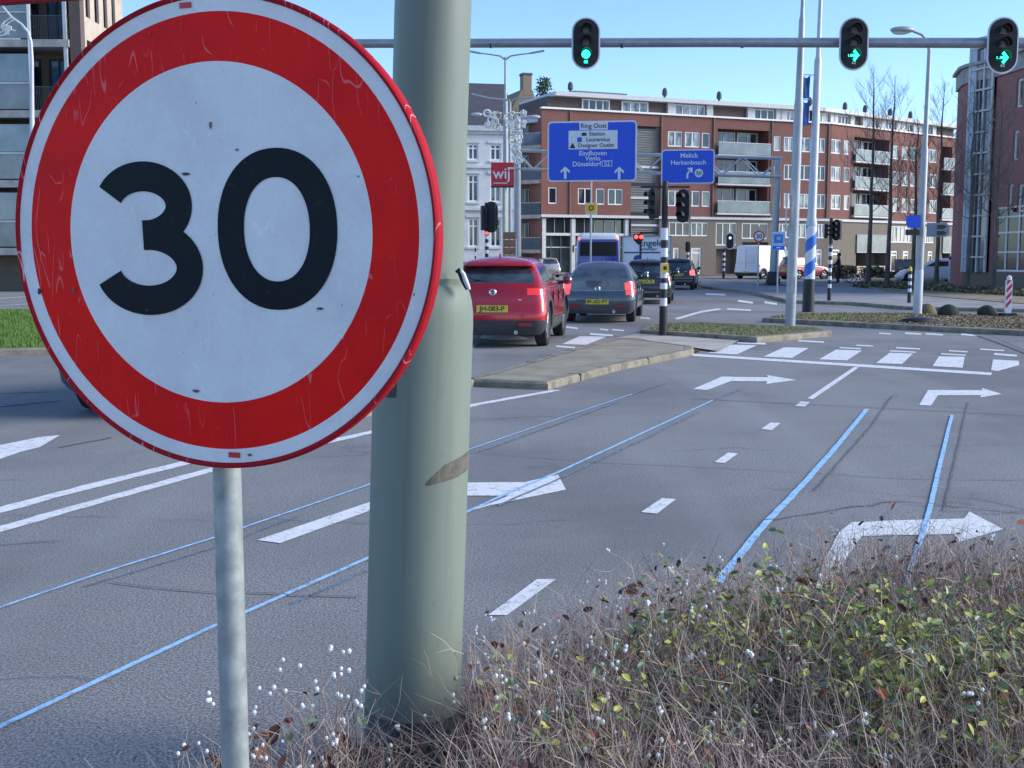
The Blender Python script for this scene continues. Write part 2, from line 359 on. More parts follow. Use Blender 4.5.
gline(ck,[(0,545),(60,540)],.012,Z2,M_crack,.06); gline(ck,[(760,520),(900,500),(1024,512)],.012,Z2,M_crack,.08)
ck.build('tar_joint',parent=road_marks)
# worn asphalt patches
tag(sheet('asphalt_patch',[G(x,y)[:2] for x,y in [(985,333),(1200,338),(1300,385),(1060,366)]],.003,M_road2))
# kerbed islands
def island(name,pts,top,side=M_kerb,h=.085,kerbw=.14,kind='structure'):
    ps=[G(x,y,h)[:2] for x,y in pts]; n=len(ps)
    a=sum(ps[i][0]*ps[(i+1)%n][1]-ps[(i+1)%n][0]*ps[i][1] for i in range(n))
    if a<0: ps=ps[::-1]
    ins=[]
    for i in range(n):
        p0,p1,p2=[Vector(ps[j%n]) for j in (i-1,i,i+1)]
        d0=(p1-p0).normalized(); d1=(p2-p1).normalized(); n0=Vector((-d0.y,d0.x)); n1=Vector((-d1.y,d1.x)); b=(n0+n1)
        b=b.normalized() if b.length>.01 else n0
        k=kerbw/max(.5,b.dot(n1)); ins.append(p1+b*k)
    mb=MB()
    mb.add([(p[0],p[1],h) for p in ins],[tuple(range(n))],top)
    vs=[(p[0],p[1],-.02) for p in ps]+[(p[0],p[1],h-.02) for p in ps]+[(p[0]*.8+q[0]*.2,p[1]*.8+q[1]*.2,h+.004) for p,q in zip(ps,ins)]+[(p[0],p[1],h+.004) for p in ins]
    fs=[]
    for k in range(3):
        for i in range(n): fs.append((k*n+i,k*n+(i+1)%n,(k+1)*n+(i+1)%n,(k+1)*n+i))
    mb.add(vs,fs,side)
    for i in range(n):
        a_=Vector(ps[i]); b_=Vector(ps[(i+1)%n]); L_=(b_-a_).length; ia=Vector(ins[i]); ib=Vector(ins[(i+1)%n])
        if L_>40 or a_.y>60: continue
        for k in range(1,int(L_)):
            t=k/L_; o_=a_.lerp(b_,t); q_=ia.lerp(ib,t); ang_=math.atan2(b_.y-a_.y,b_.x-a_.x); c_=(o_+q_)/2
            mb.box((c_.x,c_.y,h/2+.006),(.012,(o_-q_).length+.006,h+.004),M_crack,rz=ang_)
    return tag(mb.build(name),kind=kind)
island('traffic_island',[(300,415),(474,376),(490,372),(583,346),(615,338.5),(640,339),(693,346),(694,349.5),(620,364),(548,382.5),(474,379.5),(400,404)],M_tile)
sheet('paved_crossing',[G(x,y,.03)[:2] for x,y in [(616,338),(640,333),(690,336),(740,340),(718,351),(694,347.5),(640,338.6)]],.03,M_tilep)
island('grass_island',[(640,330),(655,322.5),(700,322),(770,325),(820,327),(832,331),(800,334),(757,337.5),(698,333.5)],M_grass,h=.1)
island('verge',[(762,318),(795,313.5),(860,313.5),(905,313),(1024,314.5),(1300,318),(1300,345),(1024,331),(940,327),(880,324),(820,321)],M_litter,h=.1)
island('pavement',[(698,284),(704,286.5),(745,290.5),(790,300.5),(850,302),(905,306.5),(1024,309),(1300,312),(1300,302),(1024,301),(940,295.5),(880,289.5),(845,286),(760,285.5),(715,281),(702,279.5)],M_pave,h=.1)
island('pavement',[(-500,287.5),(60,286),(440,279),(540,271.5),(640,270.5),(700,272.5),(760,273.5),(860,276),(862,269),(500,266),(-500,282)],M_pave,h=.1)
island('planted_verge',[(862,284),(866,278),(900,276),(1024,280),(1400,290),(1400,322),(1024,303.5),(960,298.5),(920,295),(880,291)],M_litter,h=.12)
island('lawn',[(-400,352),(-60,350.5),(60,348),(150,335),(150,316),(60,309),(-400,311)],M_lawn,h=.1)
# real grass blades / leaf litter on the islands  (uncountable -> stuff)
def in_poly(x,y,poly):
    c=False; n=len(poly)
    for i in range(n):
        x0,y0=poly[i][0],poly[i][1]; x1,y1=poly[i-1][0],poly[i-1][1]
        if (y0>y)!=(y1>y) and x<(x1-x0)*(y-y0)/(y1-y0)+x0: c=not c
    return c
def blades(name,px,n,z,hh,wd,ms,flat=0.,cat='grass',label=''):
    poly=[G(x,y,z) for x,y in px]; xs=[p.x for p in poly]; ys=[p.y for p in poly]; mb=MB(); k=0
    while k<n:
        x=random.uniform(min(xs),max(xs)); y=random.uniform(min(ys),max(ys))
        if not in_poly(x,y,poly): continue
        k+=1; a=random.uniform(0,2*PI); h=hh*random.uniform(.4,1.2); ww=wd*random.uniform(.6,1.3); m=random.choice(ms)
        dx,dy=math.cos(a)*ww/2,math.sin(a)*ww/2; lx,ly=random.gauss(0,.3)*h,random.gauss(0,.3)*h
        if random.random()<flat:
            mb.add([(x-dx,y-dy,z+.01),(x+dy,y-dx,z+.012+random.random()*.03),(x+dx,y+dy,z+.02),(x-dy,y+dx,z+.012)],[(0,1,2,3)],m)
        else: mb.add([(x-dx,y-dy,z),(x+dx,y+dy,z),(x+lx,y+ly,z+h)],[(0,1,2)],m)
    return tag(mb.build(name),label,cat,kind='stuff')
g1=mat('grass_blade_green',(.11,.20,.03),.8); g2=mat('grass_blade_dull',(.15,.17,.06),.8); g3=mat('straw_blade',(.32,.27,.15),.9)
l1=mat('dead_leaf_tan',(.36,.27,.165),.85,var=.3,scale=20); l2=mat('dead_leaf_brown',(.17,.11,.065),.85,var=.4,scale=20)
lg=mat('lawn_blade',(.12,.21,.035),.8)
blades('grass',[(645,330),(657,323.5),(700,323),(770,326),(825,329),(757,336),(698,332.5)],6000,.1,.022,.02,[g1,g2,g3,g3],.0,label='short worn grass on the narrow traffic island')
blades('grass',[(-60,349),(38,347),(60,330),(60,310),(-60,311)],16000,.1,.07,.02,[lg,lg,g1],.0,label='bright green lawn beside the road behind the round sign')
blades('grass',[(768,317.5),(800,314),(905,314),(905,323),(820,320)],5000,.1,.06,.03,[g1,g3,g3,l1],.3,label='rough grass around the blue and white striped mast')
blades('fallen_leaves',[(860,314.5),(905,313.8),(1040,315.5),(1040,330),(940,326),(860,322)],7000,.1,.03,.06,[l1,l1,l2,g3],.9,'leaves',label='tan fallen leaves and straw heaped along the verge')
blades('fallen_leaves',[(540,386),(600,373),(700,352),(696,350),(620,366),(548,384)],1100,.004,.03,.05,[l1,l2,g3],.8,'leaves',label='thin line of leaf litter swept along the island kerb')
# ---------------------------------------------------------------- facades
class Facade:
    def __init__(s,p0,p1):
        s.p0=Vector((p0[0],p0[1],0)); s.p1=Vector((p1[0],p1[1],0)); s.u=(s.p1-s.p0).normalized(); s.L=(s.p1-s.p0).length
        s.n=Vector((s.u.y,-s.u.x,0)); 
    def pt(s,u,z,o=0): return s.p0+s.u*u+s.n*o+Vector((0,0,z))
    def U(s,px,z=5.):
        a,b=-5.,s.L+20
        for _ in range(40):
            m=(a+b)/2
            if proj(s.pt(m,z))[0]<px: a=m
            else: b=m
        return (a+b)/2
    def Z(s,px,py):
        u=s.U(px); lo,hi=-5.,40.
        for _ in range(40):
            m=(lo+hi)/2
            if proj(s.pt(u,m))[1]>py: lo=m
            else: hi=m
        return lo
    def q(s,mb,u0,u1,z0,z1,o,m): mb.add([s.pt(u0,z0,o),s.pt(u1,z0,o),s.pt(u1,z1,o),s.pt(u0,z1,o)],[(0,1,2,3)],m)
    def bx(s,mb,u0,u1,z0,z1,o0,o1,m):
        vs=[s.pt(u,z,o) for u in(u0,u1) for o in(o0,o1) for z in(z0,z1)]
        mb.add(vs,[(0,1,3,2),(4,6,7,5),(0,4,5,1),(2,3,7,6),(0,2,6,4),(1,5,7,3)],m)
    def wall(s,mb,u0,u1,z0,z1,holes,m,rev=.14):
        us=sorted({u0,u1,*[h[0] for h in holes],*[h[1] for h in holes]}); zs=sorted({z0,z1,*[h[2] for h in holes],*[h[3] for h in holes]})
        us=[u for u in us if u0<=u<=u1]; zs=[z for z in zs if z0<=z<=z1]
        for a,b in zip(us[:-1],us[1:]):
            for c,d in zip(zs[:-1],zs[1:]):
                mu,mz=(a+b)/2,(c+d)/2
                if any(h[0]<mu<h[1] and h[2]<mz<h[3] for h in holes): continue
                s.q(mb,a,b,c,d,0,m)
        for h in holes:
            r=h[4] if len(h)>4 else rev; a,b,c,d=h[:4]
            mb.add([s.pt(a,c,0),s.pt(b,c,0),s.pt(b,d,0),s.pt(a,d,0),s.pt(a,c,-r),s.pt(b,c,-r),s.pt(b,d,-r),s.pt(a,d,-r)],[(0,4,5,1),(1,5,6,2),(2,6,7,3),(3,7,4,0)],m)
            if r>.5: s.q(mb,a,b,c,d,-r,M_brickg)
    def window(s,parent,u0,u1,z0,z1,div=1,hdiv=None,o=-.10,fw=.09,fm=None,pm=None,name='window'):
        fm=fm or M_wfr; mb=MB(); e=.004
        s.bx(mb,u0+e,u0+fw,z0+e,z1-e,o-.05,o+.05,fm); s.bx(mb,u1-fw,u1-e,z0+e,z1-e,o-.05,o+.05,fm)
        s.bx(mb,u0+fw,u1-fw,z0+e,z0+fw,o-.05,o+.05,fm); s.bx(mb,u0+fw,u1-fw,z1-fw,z1-e,o-.05,o+.05,fm)
        for k in range(1,div):
            c=u0+(u1-u0)*k/div; s.bx(mb,c-fw/2,c+fw/2,z0+fw,z1-fw,o-.04,o+.04,fm)
        for hz in (hdiv or []):
            c=z0+(z1-z0)*hz; s.bx(mb,u0+fw,u1-fw,c-fw*.4,c+fw*.4,o-.035,o+.035,fm)
        w_=mb.build(name,parent=parent)
        g=MB(); s.q(g,u0+fw*.6,u1-fw*.6,z0+fw*.6,z1-fw*.6,o-.01,pm or M_glass); g.build('pane',parent=w_)
        return w_
def gx(px,Y): return (px-512)/F*Y
# --- main brick apartment building, two wings
A0=(gx(541,95.5)/1.0,95.5); A1=(gx(826,106.5),106.5); A2=(gx(962,121),121.)
f1=Facade(A0,A1); f2=Facade(A1,A2)
bb=empty('apartment_building',(A0[0],A0[1],0),label='long curved red brick flats with white framed windows behind the blue signs',cat='building')
inv=Matrix.Translation(-Vector((A0[0],A0[1],0)))
def fin(parent):   # re-express world-built children in the parent's frame
    Mi=parent.matrix_basis.inverted() if parent.type=='EMPTY' else Matrix()
    seen=set()
    def rec(o):
        for c in children(o):
            if c.type=='MESH' and c.data.name not in seen: c.data.transform(Mi); seen.add(c.data.name)
            rec(c)
    rec(parent)
ZT=13.6; ZC=4.85
rows=[(5.95,7.3),(8.5,9.85),(11.0,12.3)]
h1=[];h2=[]; wins=[]
for f,hl,cols in ((f1,h1,[(548.4,557,1),(578,592.5,2),(596,605,1),(608,623,2),(668,682.5,2),(685,700,2),(702,710,1),(774,781,1),(784,793.5,2),(798,811,2),(816,825.5,2)]),
                  (f2,h2,[(831,841,2),(844,850,1),(893,899,1),(902,908.5,1),(910.5,917,1),(921,926,1),(929,937,2)])):
    for (a,b,d) in cols:
        for i,(z0,z1) in enumerate(rows):
            u0,u1=f.U(a,(z0+z1)/2),f.U(b,(z0+z1)/2)
            hl.append((u0,u1,z0,z1)); wins.append((f,u0,u1,z0,z1,d,i))
bays=[(f1,h1,717,768),(f2,h2,853,888),(f2,h2,941,951)]
balc=[]
for f,hl,a,b in bays:
    u0,u1=f.U(a,9),f.U(b,9)
    for i,(z0,z1) in enumerate([(5.45,7.75),(8.0,10.25),(10.5,12.7)]):
        hl.append((u0,u1,z0,z1,1.5)); balc.append((f,u0,u1,z0,z1,i))
# stair bay with louvres
ul0,ul1=f1.U(631,8),f1.U(660,8); h1.append((ul0,ul1,1.0,12.6,.35))
wl=MB(); f1.wall(wl,0,f1.L,ZC,ZT,[h for h in h1 if h[2]>ZC]+[(ul0,ul1,ZC,12.6,.35)],M_brick); f2.wall(wl,0,f2.L,ZC,ZT,h2,M_brick)
# ground floor: shop front left, piers and openings to the right
gh=[]; xs=[(546,572,0,4.6),(576,625,0,4.6)]
for a,b,z0,z1 in [(669,690,3.4,4.6),(691,708,3.4,4.6),(716,737,2.6,4.6),(742,768,3.2,4.6),(779,790,3.3,4.6),(796,811,3.3,4.6),(816,825,3.3,4.6)]: gh.append((f1.U(a,4),f1.U(b,4),z0,z1))
doors=[(691,701,.1,2.4),(673,679,.6,2.4),(780,787,.1,2.3),(816,822,.1,2.3)]
for a,b,z0,z1 in doors: gh.append((f1.U(a,1),f1.U(b,1),z0,z1))
gh+= [(f1.U(716,1),f1.U(737,1),.1,2.3,.8),(f1.U(742,1),f1.U(768,1),.1,2.9,.8)]
us=f1.U(631,3)
f1.wall(wl,us,f1.L,0,ZC-.0,gh+[(ul0,ul1,1.0,ZC,.35)],M_brickg)
gh2=[]
g2w=[(830,841,3.2,4.5),(890,912,3.0,4.6),(921,934,3.0,4.6)]; g2d=[(832,840,.1,2.3),(891,897.5,.1,2.2),(903,909,.1,2.2),(928,933,.1,2.2)]; g2g=[(856,867,.1,2.0),(871,886,.1,2.0),(942,950,.1,2.0)]
for a,b,z0,z1 in g2w+g2d: gh2.append((f2.U(a,2),f2.U(b,2),z0,z1))
for a,b,z0,z1 in g2g: gh2.append((f2.U(a,2),f2.U(b,2),z0,z1,1.2))
f2.wall(wl,0,f2.L,0,ZC,gh2,M_brickg)
f1.q(wl,us-.01,us,0,ZC,0,M_brickg)
# sides, back and flat roof
nb=14.
c0=f1.pt(0,0,-nb); c1=Vector((A1[0]-1.2,A1[1]+nb,0)); c2=f2.pt(f2.L,0,-nb)
for a,b in ((f2.pt(f2.L,0),c2),(c2,c1),(c1,c0),(c0,f1.pt(0,0))):
    wl.add([a,b,b+Vector((0,0,ZT)),a+Vector((0,0,ZT))],[(0,1,2,3)],M_brick)
wl.add([(v.x,v.y,ZT-.01) for v in (f1.pt(0,0),f1.pt(f1.L,0),f2.pt(f2.L,0),c2,c1,c0)],[(0,1,2,3,4,5)],M_conc)
wl.build('wall',parent=bb)
lv=MB(); f1.q(lv,ul0,ul1,1.0,12.6,-.34,M_louv)
for k in range(58):
    z=1.1+k*.2
    f1.bx(lv,ul0+.01,ul1-.01,z,z+.05,-.33,-.24,M_louv)
for z in (5.1,7.6,10.2,12.4): f1.bx(lv,ul0+.05,ul1-.4,z,z+.28,-.23,-.2,M_dark)
for z in (4.2,6.5,9.1): f1.bx(lv,ul0+.01,ul1-.01,z,z+.18,-.23,-.15,M_fascia)
lv.build('louvre_panel',parent=bb)
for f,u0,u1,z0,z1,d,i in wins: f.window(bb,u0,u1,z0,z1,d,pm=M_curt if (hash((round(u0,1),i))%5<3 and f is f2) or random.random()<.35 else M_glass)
for f,u0,u1,z0,z1,i in balc:
    mb=MB(); sl_=MB()
    f.bx(sl_,u0-.1,u1+.1,z0-.17,z0-.02,-.3,.35,M_fascia)
    s_=sl_.build('balcony',parent=bb)
    f.bx(mb,u0-.05,u1+.05,z0+.02,z0+1.0,.28,.31,M_frost); mb.build('balcony_glass',parent=s_)
    rr=MB(); f.bx(rr,u0-.07,u1+.07,z0+1.0,z0+1.06,.26,.33,M_fascia)
    n=int((u1-u0)/1.4)
    for k in range(n+1):
        c=u0+(u1-u0)*k/n; f.bx(rr,c-.025,c+.025,z0,z0+1.0,.22,.27,M_fascia)
    rr.build('railing',parent=s_)
    wdt=u1-u0
    f.window(bb,u0+wdt*.06,u0+wdt*.5,z0+.02,z1-.1,2,o=-1.42,fw=.08,name='balcony_window',pm=M_glass)
    f.window(bb,u0+wdt*.55,u0+wdt*.95,z0+.02,z1-.1,2,o=-1.42,fw=.08,name='balcony_window',pm=M_glass)
    tb=MB(); f.bx(tb,u0+wdt*.3,u0+wdt*.36,z0,z0+.9,-.9,-.5,M_wfr); tb.build('balcony_chair',parent=s_)
cb=MB(); f1.bx(cb,-.05,f1.L,ZC-.0,ZC+.22,.0,.14,M_fascia); f2.bx(cb,.0,f2.L,ZC,ZC+.22,.0,.14,M_fascia)
f1.bx(cb,-.05,f1.L,ZT,ZT+.14,-.2,.16,M_wfr); f2.bx(cb,.0,f2.L+.1,ZT,ZT+.14,-.2,.16,M_wfr); cb.build('cornice',parent=bb)
dp=MB()
for px in (570,661,713,771,827.5):
    dp=MB(); u=min(f1.L-.1,f1.U(px,9)); f1.bx(dp,u-.05,u+.05,ZC+.22,ZT,.0,.1,M_brickg); dp.build('downpipe',parent=bb)
# penthouse
ph=MB(); SB=1.6
for f,ua,ub in ((f1,f1.U(555,14.5),f1.L),(f2,-.3,f2.L-.4)):
    f.bx(ph,ua,ub,ZT,ZT+1.25,-SB-6,-SB,M_brickd)
ph.build('penthouse_wall',parent=bb)
rf=MB(); 
for f,ua,ub,dz in ((f1,f1.U(560,15.5),f1.L,0),(f2,0.0,f2.L,.0)): f.bx(rf,ua,ub,ZT+1.25+dz,ZT+1.6+dz,-SB-7,-SB+.75,M_fascia)
rf.build('roof',parent=bb)
rl=MB()
for f in ():
    n=int(f.L/1.5)
    for k in range(n): 
        u=k*f.L/n+.3; f.bx(rl,u-.03,u+.03,ZT+.28,ZT+.75,-.05,.02,M_polew)
    f.bx(rl,.2,f.L-.2,ZT+.72,ZT+.78,-.05,.02,M_polew)

k=0
for f,px0,px1 in ((f1,590,618),(f1,630,657),(f1,684,714),(f1,764,784),(f1,796,812),(f2,832,845),(f2,848,862),(f2,880,893),(f2,896,908),(f2,918,926),(f2,930,944)):
    u0,u1=f.U(px0,14.5),f.U(px1,14.5)
    f.window(bb,u0,u1,ZT+.1,ZT+1.2,3 if k%2 else 4,o=-SB+.06,fw=.1,pm=M_curt if k%3 else M_glass,name='penthouse_window'); k+=1
    if px0>750 or px0==684:
        for ua_,ub_ in ((u0-.8,u0-.12),(u1+.12,u1+.75)): pn=MB(); f.bx(pn,ua_,ub_,ZT+.02,ZT+1.24,-SB+.002,-SB+.3,M_fascia); pn.build('partition_panel',parent=bb)
for f,px,s_ in ((f1,586.5,1.),(f1,738.5,.9),(f1,683,1.1),(f2,838,1.),(f2,873,.9),(f2,893,.9),(f2,918,.8),(f2,938,.8)):
    mb=MB(); u=f.U(px,16); p=f.pt(u,ZT+1.6,-SB-1.5); mb.lathe([(.12,0),(.12,.5),(.24,.55),(.22,.95),(.12,1.15),(.001,1.2)],10,M_slate,c=p); mb.build('roof_vent',parent=bb)
mb=MB(); f1.bx(mb,f1.U(588,16),f1.U(642,16),ZT+1.61,ZT+2.0,-SB-3.5,-SB-1.,mat('green_roof_unit',(.10,.15,.15),.6)); mb.build('roof_unit',parent=bb)
# ground floor joinery
sf=MB(); pane=MB()
ua,ub=0.05,us
f1.q(pane,ua,ub,.2,4.7,-.5,M_glass2)
for px in (543.5,573,626.5):
    u=f1.U(px,3)+.1; f1.bx(sf,u-.17,u+.17,0,4.75,-.45,-.1,M_fascia)
for z in (3.35,): f1.bx(sf,ua,ub,z,z+.22,-.44,-.16,M_fascia)
for z in (.2,2.35): f1.bx(sf,ua,ub,z,z+.08,-.48,-.42,M_fascia)
for px in (553,563,583,593,603,614):
    u=f1.U(px,3); f1.bx(sf,u-.04,u+.04,.2,3.35,-.48,-.42,mat('dark_green_frame',(.06,.10,.09),.5)); f1.bx(sf,u+.3,u+.36,3.57,4.75,-.48,-.42,M_conc)
f1.bx(sf,ua,ub,0,.2,-.6,-.3,M_brickd)
sfo=sf.build('shop_front',parent=bb); pane.build('pane',parent=sfo)
mb=MB(); f1.q(mb,ua,ub,ZC-.01,ZC,-.5,M_conc); mb.add([f1.pt(ua,ZC,0),f1.pt(ub,ZC,0),f1.pt(ub,ZC,-.6),f1.pt(ua,ZC,-.6)],[(0,1,2,3)],M_conc); mb.add([f1.pt(ub,0,0),f1.pt(ub,ZC,0),f1.pt(ub,ZC,-.6),f1.pt(ub,0,-.6)],[(0,1,2,3)],M_brickg); mb.build('soffit',parent=bb)
for a,b,z0,z1 in [(669,690,3.4,4.6),(691,708,3.4,4.6),(716,737,2.6,4.6),(742,768,3.2,4.6),(779,790,3.3,4.6),(796,811,3.3,4.6),(816,825,3.3,4.6)]:
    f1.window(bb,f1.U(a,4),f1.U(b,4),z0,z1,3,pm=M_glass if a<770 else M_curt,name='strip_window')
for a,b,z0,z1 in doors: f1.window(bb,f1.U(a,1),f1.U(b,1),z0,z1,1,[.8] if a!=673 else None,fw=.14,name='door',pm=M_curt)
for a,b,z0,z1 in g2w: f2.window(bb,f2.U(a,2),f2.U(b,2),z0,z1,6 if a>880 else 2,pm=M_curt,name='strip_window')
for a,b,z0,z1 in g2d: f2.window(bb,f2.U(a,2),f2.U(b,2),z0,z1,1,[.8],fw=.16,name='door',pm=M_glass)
for a,b in ((856,867),(871,886),(942,950)):
    mb=MB(); f2.bx(mb,f2.U(a,2.8),f2.U(b,2.8),2.05,3.7,.01,.12,M_frost); f2.bx(mb,f2.U(a,2.8),f2.U(b,2.8),2.0,2.05,.01,.16,M_fascia); mb.build('screen_panel',parent=bb)
    mb=MB(); f2.bx(mb,f2.U(a,2.8),f2.U(b,2.8),.0,.75,.05,.2,M_buff); mb.build('garden_wall',parent=bb)
fin(bb)
# --- dark balcony block left of it
f0=Facade((gx(512,97),97.),(A0[0]-.02,95.6))
db=empty('balcony_block',(gx(512,97),97,0),label='narrow dark grey flats with stacked balconies between the white house and the red brick building',cat='building')
mb=MB(); f0.bx(mb,0,f0.L,0,12.6,-8,-1.5,M_brickd); f0.bx(mb,0,f0.L,12.6,13.2,-7.9,-.4,M_fascia); mb.build('wall',parent=db)
for z0 in (1.9,4.75,7.6,10.4):
    s_=MB(); f0.bx(s_,0,f0.L,z0,z0+.3,-1.49,.1,M_conc); so_=s_.build('balcony',parent=db)
    s_=MB(); f0.bx(s_,0.02,f0.L-.02,z0+.31,z0+1.25,.02,.06,M_frostd); f0.bx(s_,0.,f0.L,z0+1.25,z0+1.32,.0,.08,M_conc); s_.build('balcony_glass',parent=so_)
    f0.window(db,.2,f0.L*.5,z0+.35,z0+2.5,2,o=-1.4,fw=.07,fm=M_conc); f0.window(db,f0.L*.55,f0.L-.2,z0+.35,z0+2.5,1,o=-1.4,fw=.07,fm=M_conc)
fin(db)
# --- white stucco houses
fw_=Facade((gx(380,82),82.),(gx(514,84),84.))
wh=empty('white_house',(gx(380,82),82,0),label='white plastered townhouses with tall windows, dark tiled roof and tall double armed lamp in front',cat='building')
hl=[];wi=[]
for px0,px1 in ((468,478.5),(490,501),(446,457),(424,435),(402,413)):
    for z0,z1 in ((2.3,4.35),(5.5,7.45),(8.45,9.6)):
        hl.append((fw_.U(px0,6),fw_.U(px1,6),z0,z1)); wi.append(hl[-1])
mb=MB(); fw_.wall(mb,0,fw_.L,1.2,10.6,hl,M_stucco,.16); fw_.q(mb,0,fw_.L,0,1.2,.03,M_slate)
e=fw_.L
for a,b in ((fw_.pt(e,0),fw_.pt(e,0,-9)),(fw_.pt(e,0,-9),fw_.pt(0,0,-9)),(fw_.pt(0,0,-9),fw_.pt(0,0))): mb.add([a,b,b+Vector((0,0,10.6)),a+Vector((0,0,10.6))],[(0,1,2,3)],M_stucco)
mb.build('wall',parent=wh)
for h in wi: fw_.window(wh,*h[:4],2,[.72],fw=.11,pm=M_glass)
mb=MB()
for z in (4.9,7.9,10.3): fw_.bx(mb,-.05,e+.05,z,z+.2,.0,.16,M_stucco)
fw_.bx(mb,-.1,e+.1,10.5,10.85,-.2,.35,M_fascia)
for h in wi: fw_.bx(mb,h[0]-.15,h[1]+.15,h[3]+.05,h[3]+.2,.0,.1,M_stucco); fw_.bx(mb,h[0]-.1,h[1]+.1,h[2]-.14,h[2]-.02,.0,.12,M_stucco)
mb.build('moulding',parent=wh)
mb=MB(); r0,r1,r2,r3=fw_.pt(-.2,10.85,.3),fw_.pt(e+.2,10.85,.3),fw_.pt(e+.2,14.5,-4.5),fw_.pt(-.2,14.5,-4.5); r4,r5=fw_.pt(e+.2,10.85,-9.2),fw_.pt(-.2,10.85,-9.2)
mb.add([r0,r1,r2,r3,r4,r5],[(0,1,2,3),(3,2,4,5),(1,4,2),(0,3,5)],M_slate); ro=mb.build('roof',parent=wh)
# brown gable + chimney
fin(wh)
wh=empty('gabled_house',(gx(515,107),107,0),label='brown gabled house end with a chimney rising behind the dark flats',cat='building')
g=Facade((gx(512,107),107.),(gx(544,108),108.))
mb=MB(); L_=g.L; pr=[(0,0),(L_,0),(L_,13.6),(L_*.62,16.8),(L_*.30,16.8),(0,15.)]
mb.add([g.pt(u,z,0) for u,z in pr]+[g.pt(u,z,-6) for u,z in pr],[tuple(range(6)),tuple(range(11,5,-1))]+[(i,i+6,(i+1)%6+6,(i+1)%6) for i in range(6)],M_brownwall); mb.build('gable_wall',parent=wh)
mb=MB(); g.bx(mb,L_*.34,L_*.60,16.3,18.1,-.9,.02,M_brownwall); g.bx(mb,L_*.32,L_*.62,18.1,18.3,-.95,.06,M_slate); mb.build('chimney',parent=wh)
fin(wh)
# --- right building (purple brick with glass stair tower)
rb=empty('office_building',(gx(953,62),62,0),label='purple brick building with glazed stair tower at the right edge',cat='building')
q0=(gx(948.5,62),62.); q1=(gx(954,59.5),59.5); q2=(gx(961,58.6),58.6); q3=(gx(986,57),57.); q4=(gx(1150,44),44.)
fa,fb,fc,fd=Facade(q0,q1),Facade(q1,q2),Facade(q2,q3),Facade(q3,q4)
RT=10.2
mb=MB(); fa.wall(mb,0,fa.L,0,RT,[],M_brickp); fb.wall(mb,0,fb.L,0,RT,[],M_brickp)
hd=[]; wd=[]
for px0,px1,pa,pb in ((1013,1019.5,78,107),(1012,1018,130,160),(1009.5,1014.5,184,212),(1019,1026,184,212),(1034,1040,60,95),(1034,1040,125,157),(1034,1040,182,212),(1056,1062,60,95),(1056,1062,125,157)):
    u0,u1=fd.U(px0,6),fd.U(px1,6); hh=(fd.Z((px0+px1)/2,pb),fd.Z((px0+px1)/2,pa)); hd.append((u0,u1,*hh)); wd.append(hd[-1])
uG=fd.U(1090,3); hd.append((.3,uG,.85,3.95,.25))
fd.wall(mb,0,fd.L,0,RT,hd,M_brickp,.2)
fd.q(mb,0,fd.L,0,.8,.02,M_brickg); fc.q(mb,0,fc.L,0,.8,.02,M_brickg)
bk=Vector((q4[0]+8,q4[1]+22,0)); b2=Vector((q0[0]+8,q0[1]+14,0))
for a,b in ((Vector((*q4,0)),bk),(bk,b2),(b2,Vector((*q0,0)))): mb.add([a,b,b+Vector((0,0,RT)),a+Vector((0,0,RT))],[(0,1,2,3)],M_brickp)
mb.add([(v[0],v[1],RT+.01) for v in (q0,q1,q2,q3,q4,bk,b2)],[tuple(range(7))],M_conc)
mb.build('wall',parent=rb)
mb=MB()
for f in (fa,fb,fc): f.bx(mb,-.02,f.L+.02,RT,RT+.75,-.2,.12,M_conc); f.bx(mb,-.05,f.L+.05,RT+.75,RT+.9,-.2,.3,M_conc)
fd.bx(mb,0,fd.L,RT,RT+.75,-.2,.12,M_conc); fd.bx(mb,0,fd.L,RT+.75,RT+.9,-.2,.35,M_conc); mb.build('fascia',parent=rb)
# glazed tower
tw=MB(); fc.q(tw,0.05,fc.L*.98,.8,RT+1.75,.10,mat('stair_tower_glass',(.10,.06,.06),.08,col2=(.12,.16,.19),scale=.35,spec=.9)); tw.build('tower_glass',parent=rb)
tf=MB(); TZ=RT+1.75; 
fc.bx(tf,.05,fc.L*.98,RT,TZ,-2.,.09,mat('tower_top_glass',(.30,.42,.50),.15,var=.2,scale=.6))
fc.bx(tf,-.1,fc.L+.0,TZ,TZ+.3,-2.2,.25,M_fascia)
for u,wdt in ((.1,.14),(fc.L*.22,.34),(fc.L*.62,.10),(fc.L*.95,.12)): fc.bx(tf,u-wdt/2,u+wdt/2,.8,TZ,.11,.2,mat('pale_blue_mullion',(.42,.48,.55),.5) if wdt>.3 else M_fascia)
z=1.5
while z<TZ: fc.bx(tf,fc.L*.1,fc.L*.98,z,z+.09,.205,.26,M_fascia); z+=1.02
fc.bx(tf,fc.L*.48,fc.L*.56,.8,RT,.12,.18,M_dark)
tf.build('tower_frame',parent=rb)
for h in wd: fd.window(rb,*h[:4],1,fw=.10,o=-.15,pm=M_curt)
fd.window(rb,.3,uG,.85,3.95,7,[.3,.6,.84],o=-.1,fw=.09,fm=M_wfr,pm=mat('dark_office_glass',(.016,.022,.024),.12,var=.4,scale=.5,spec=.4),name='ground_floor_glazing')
mb=MB(); fd.bx(mb,2.2,fd.L,RT+.9,RT+3.0,-7,-3.2,M_fascia); fd.bx(mb,2.0,fd.L,RT+3.0,RT+3.25,-7.2,-2.9,M_conc); mb.build('roof_storey',parent=rb)
fin(rb)
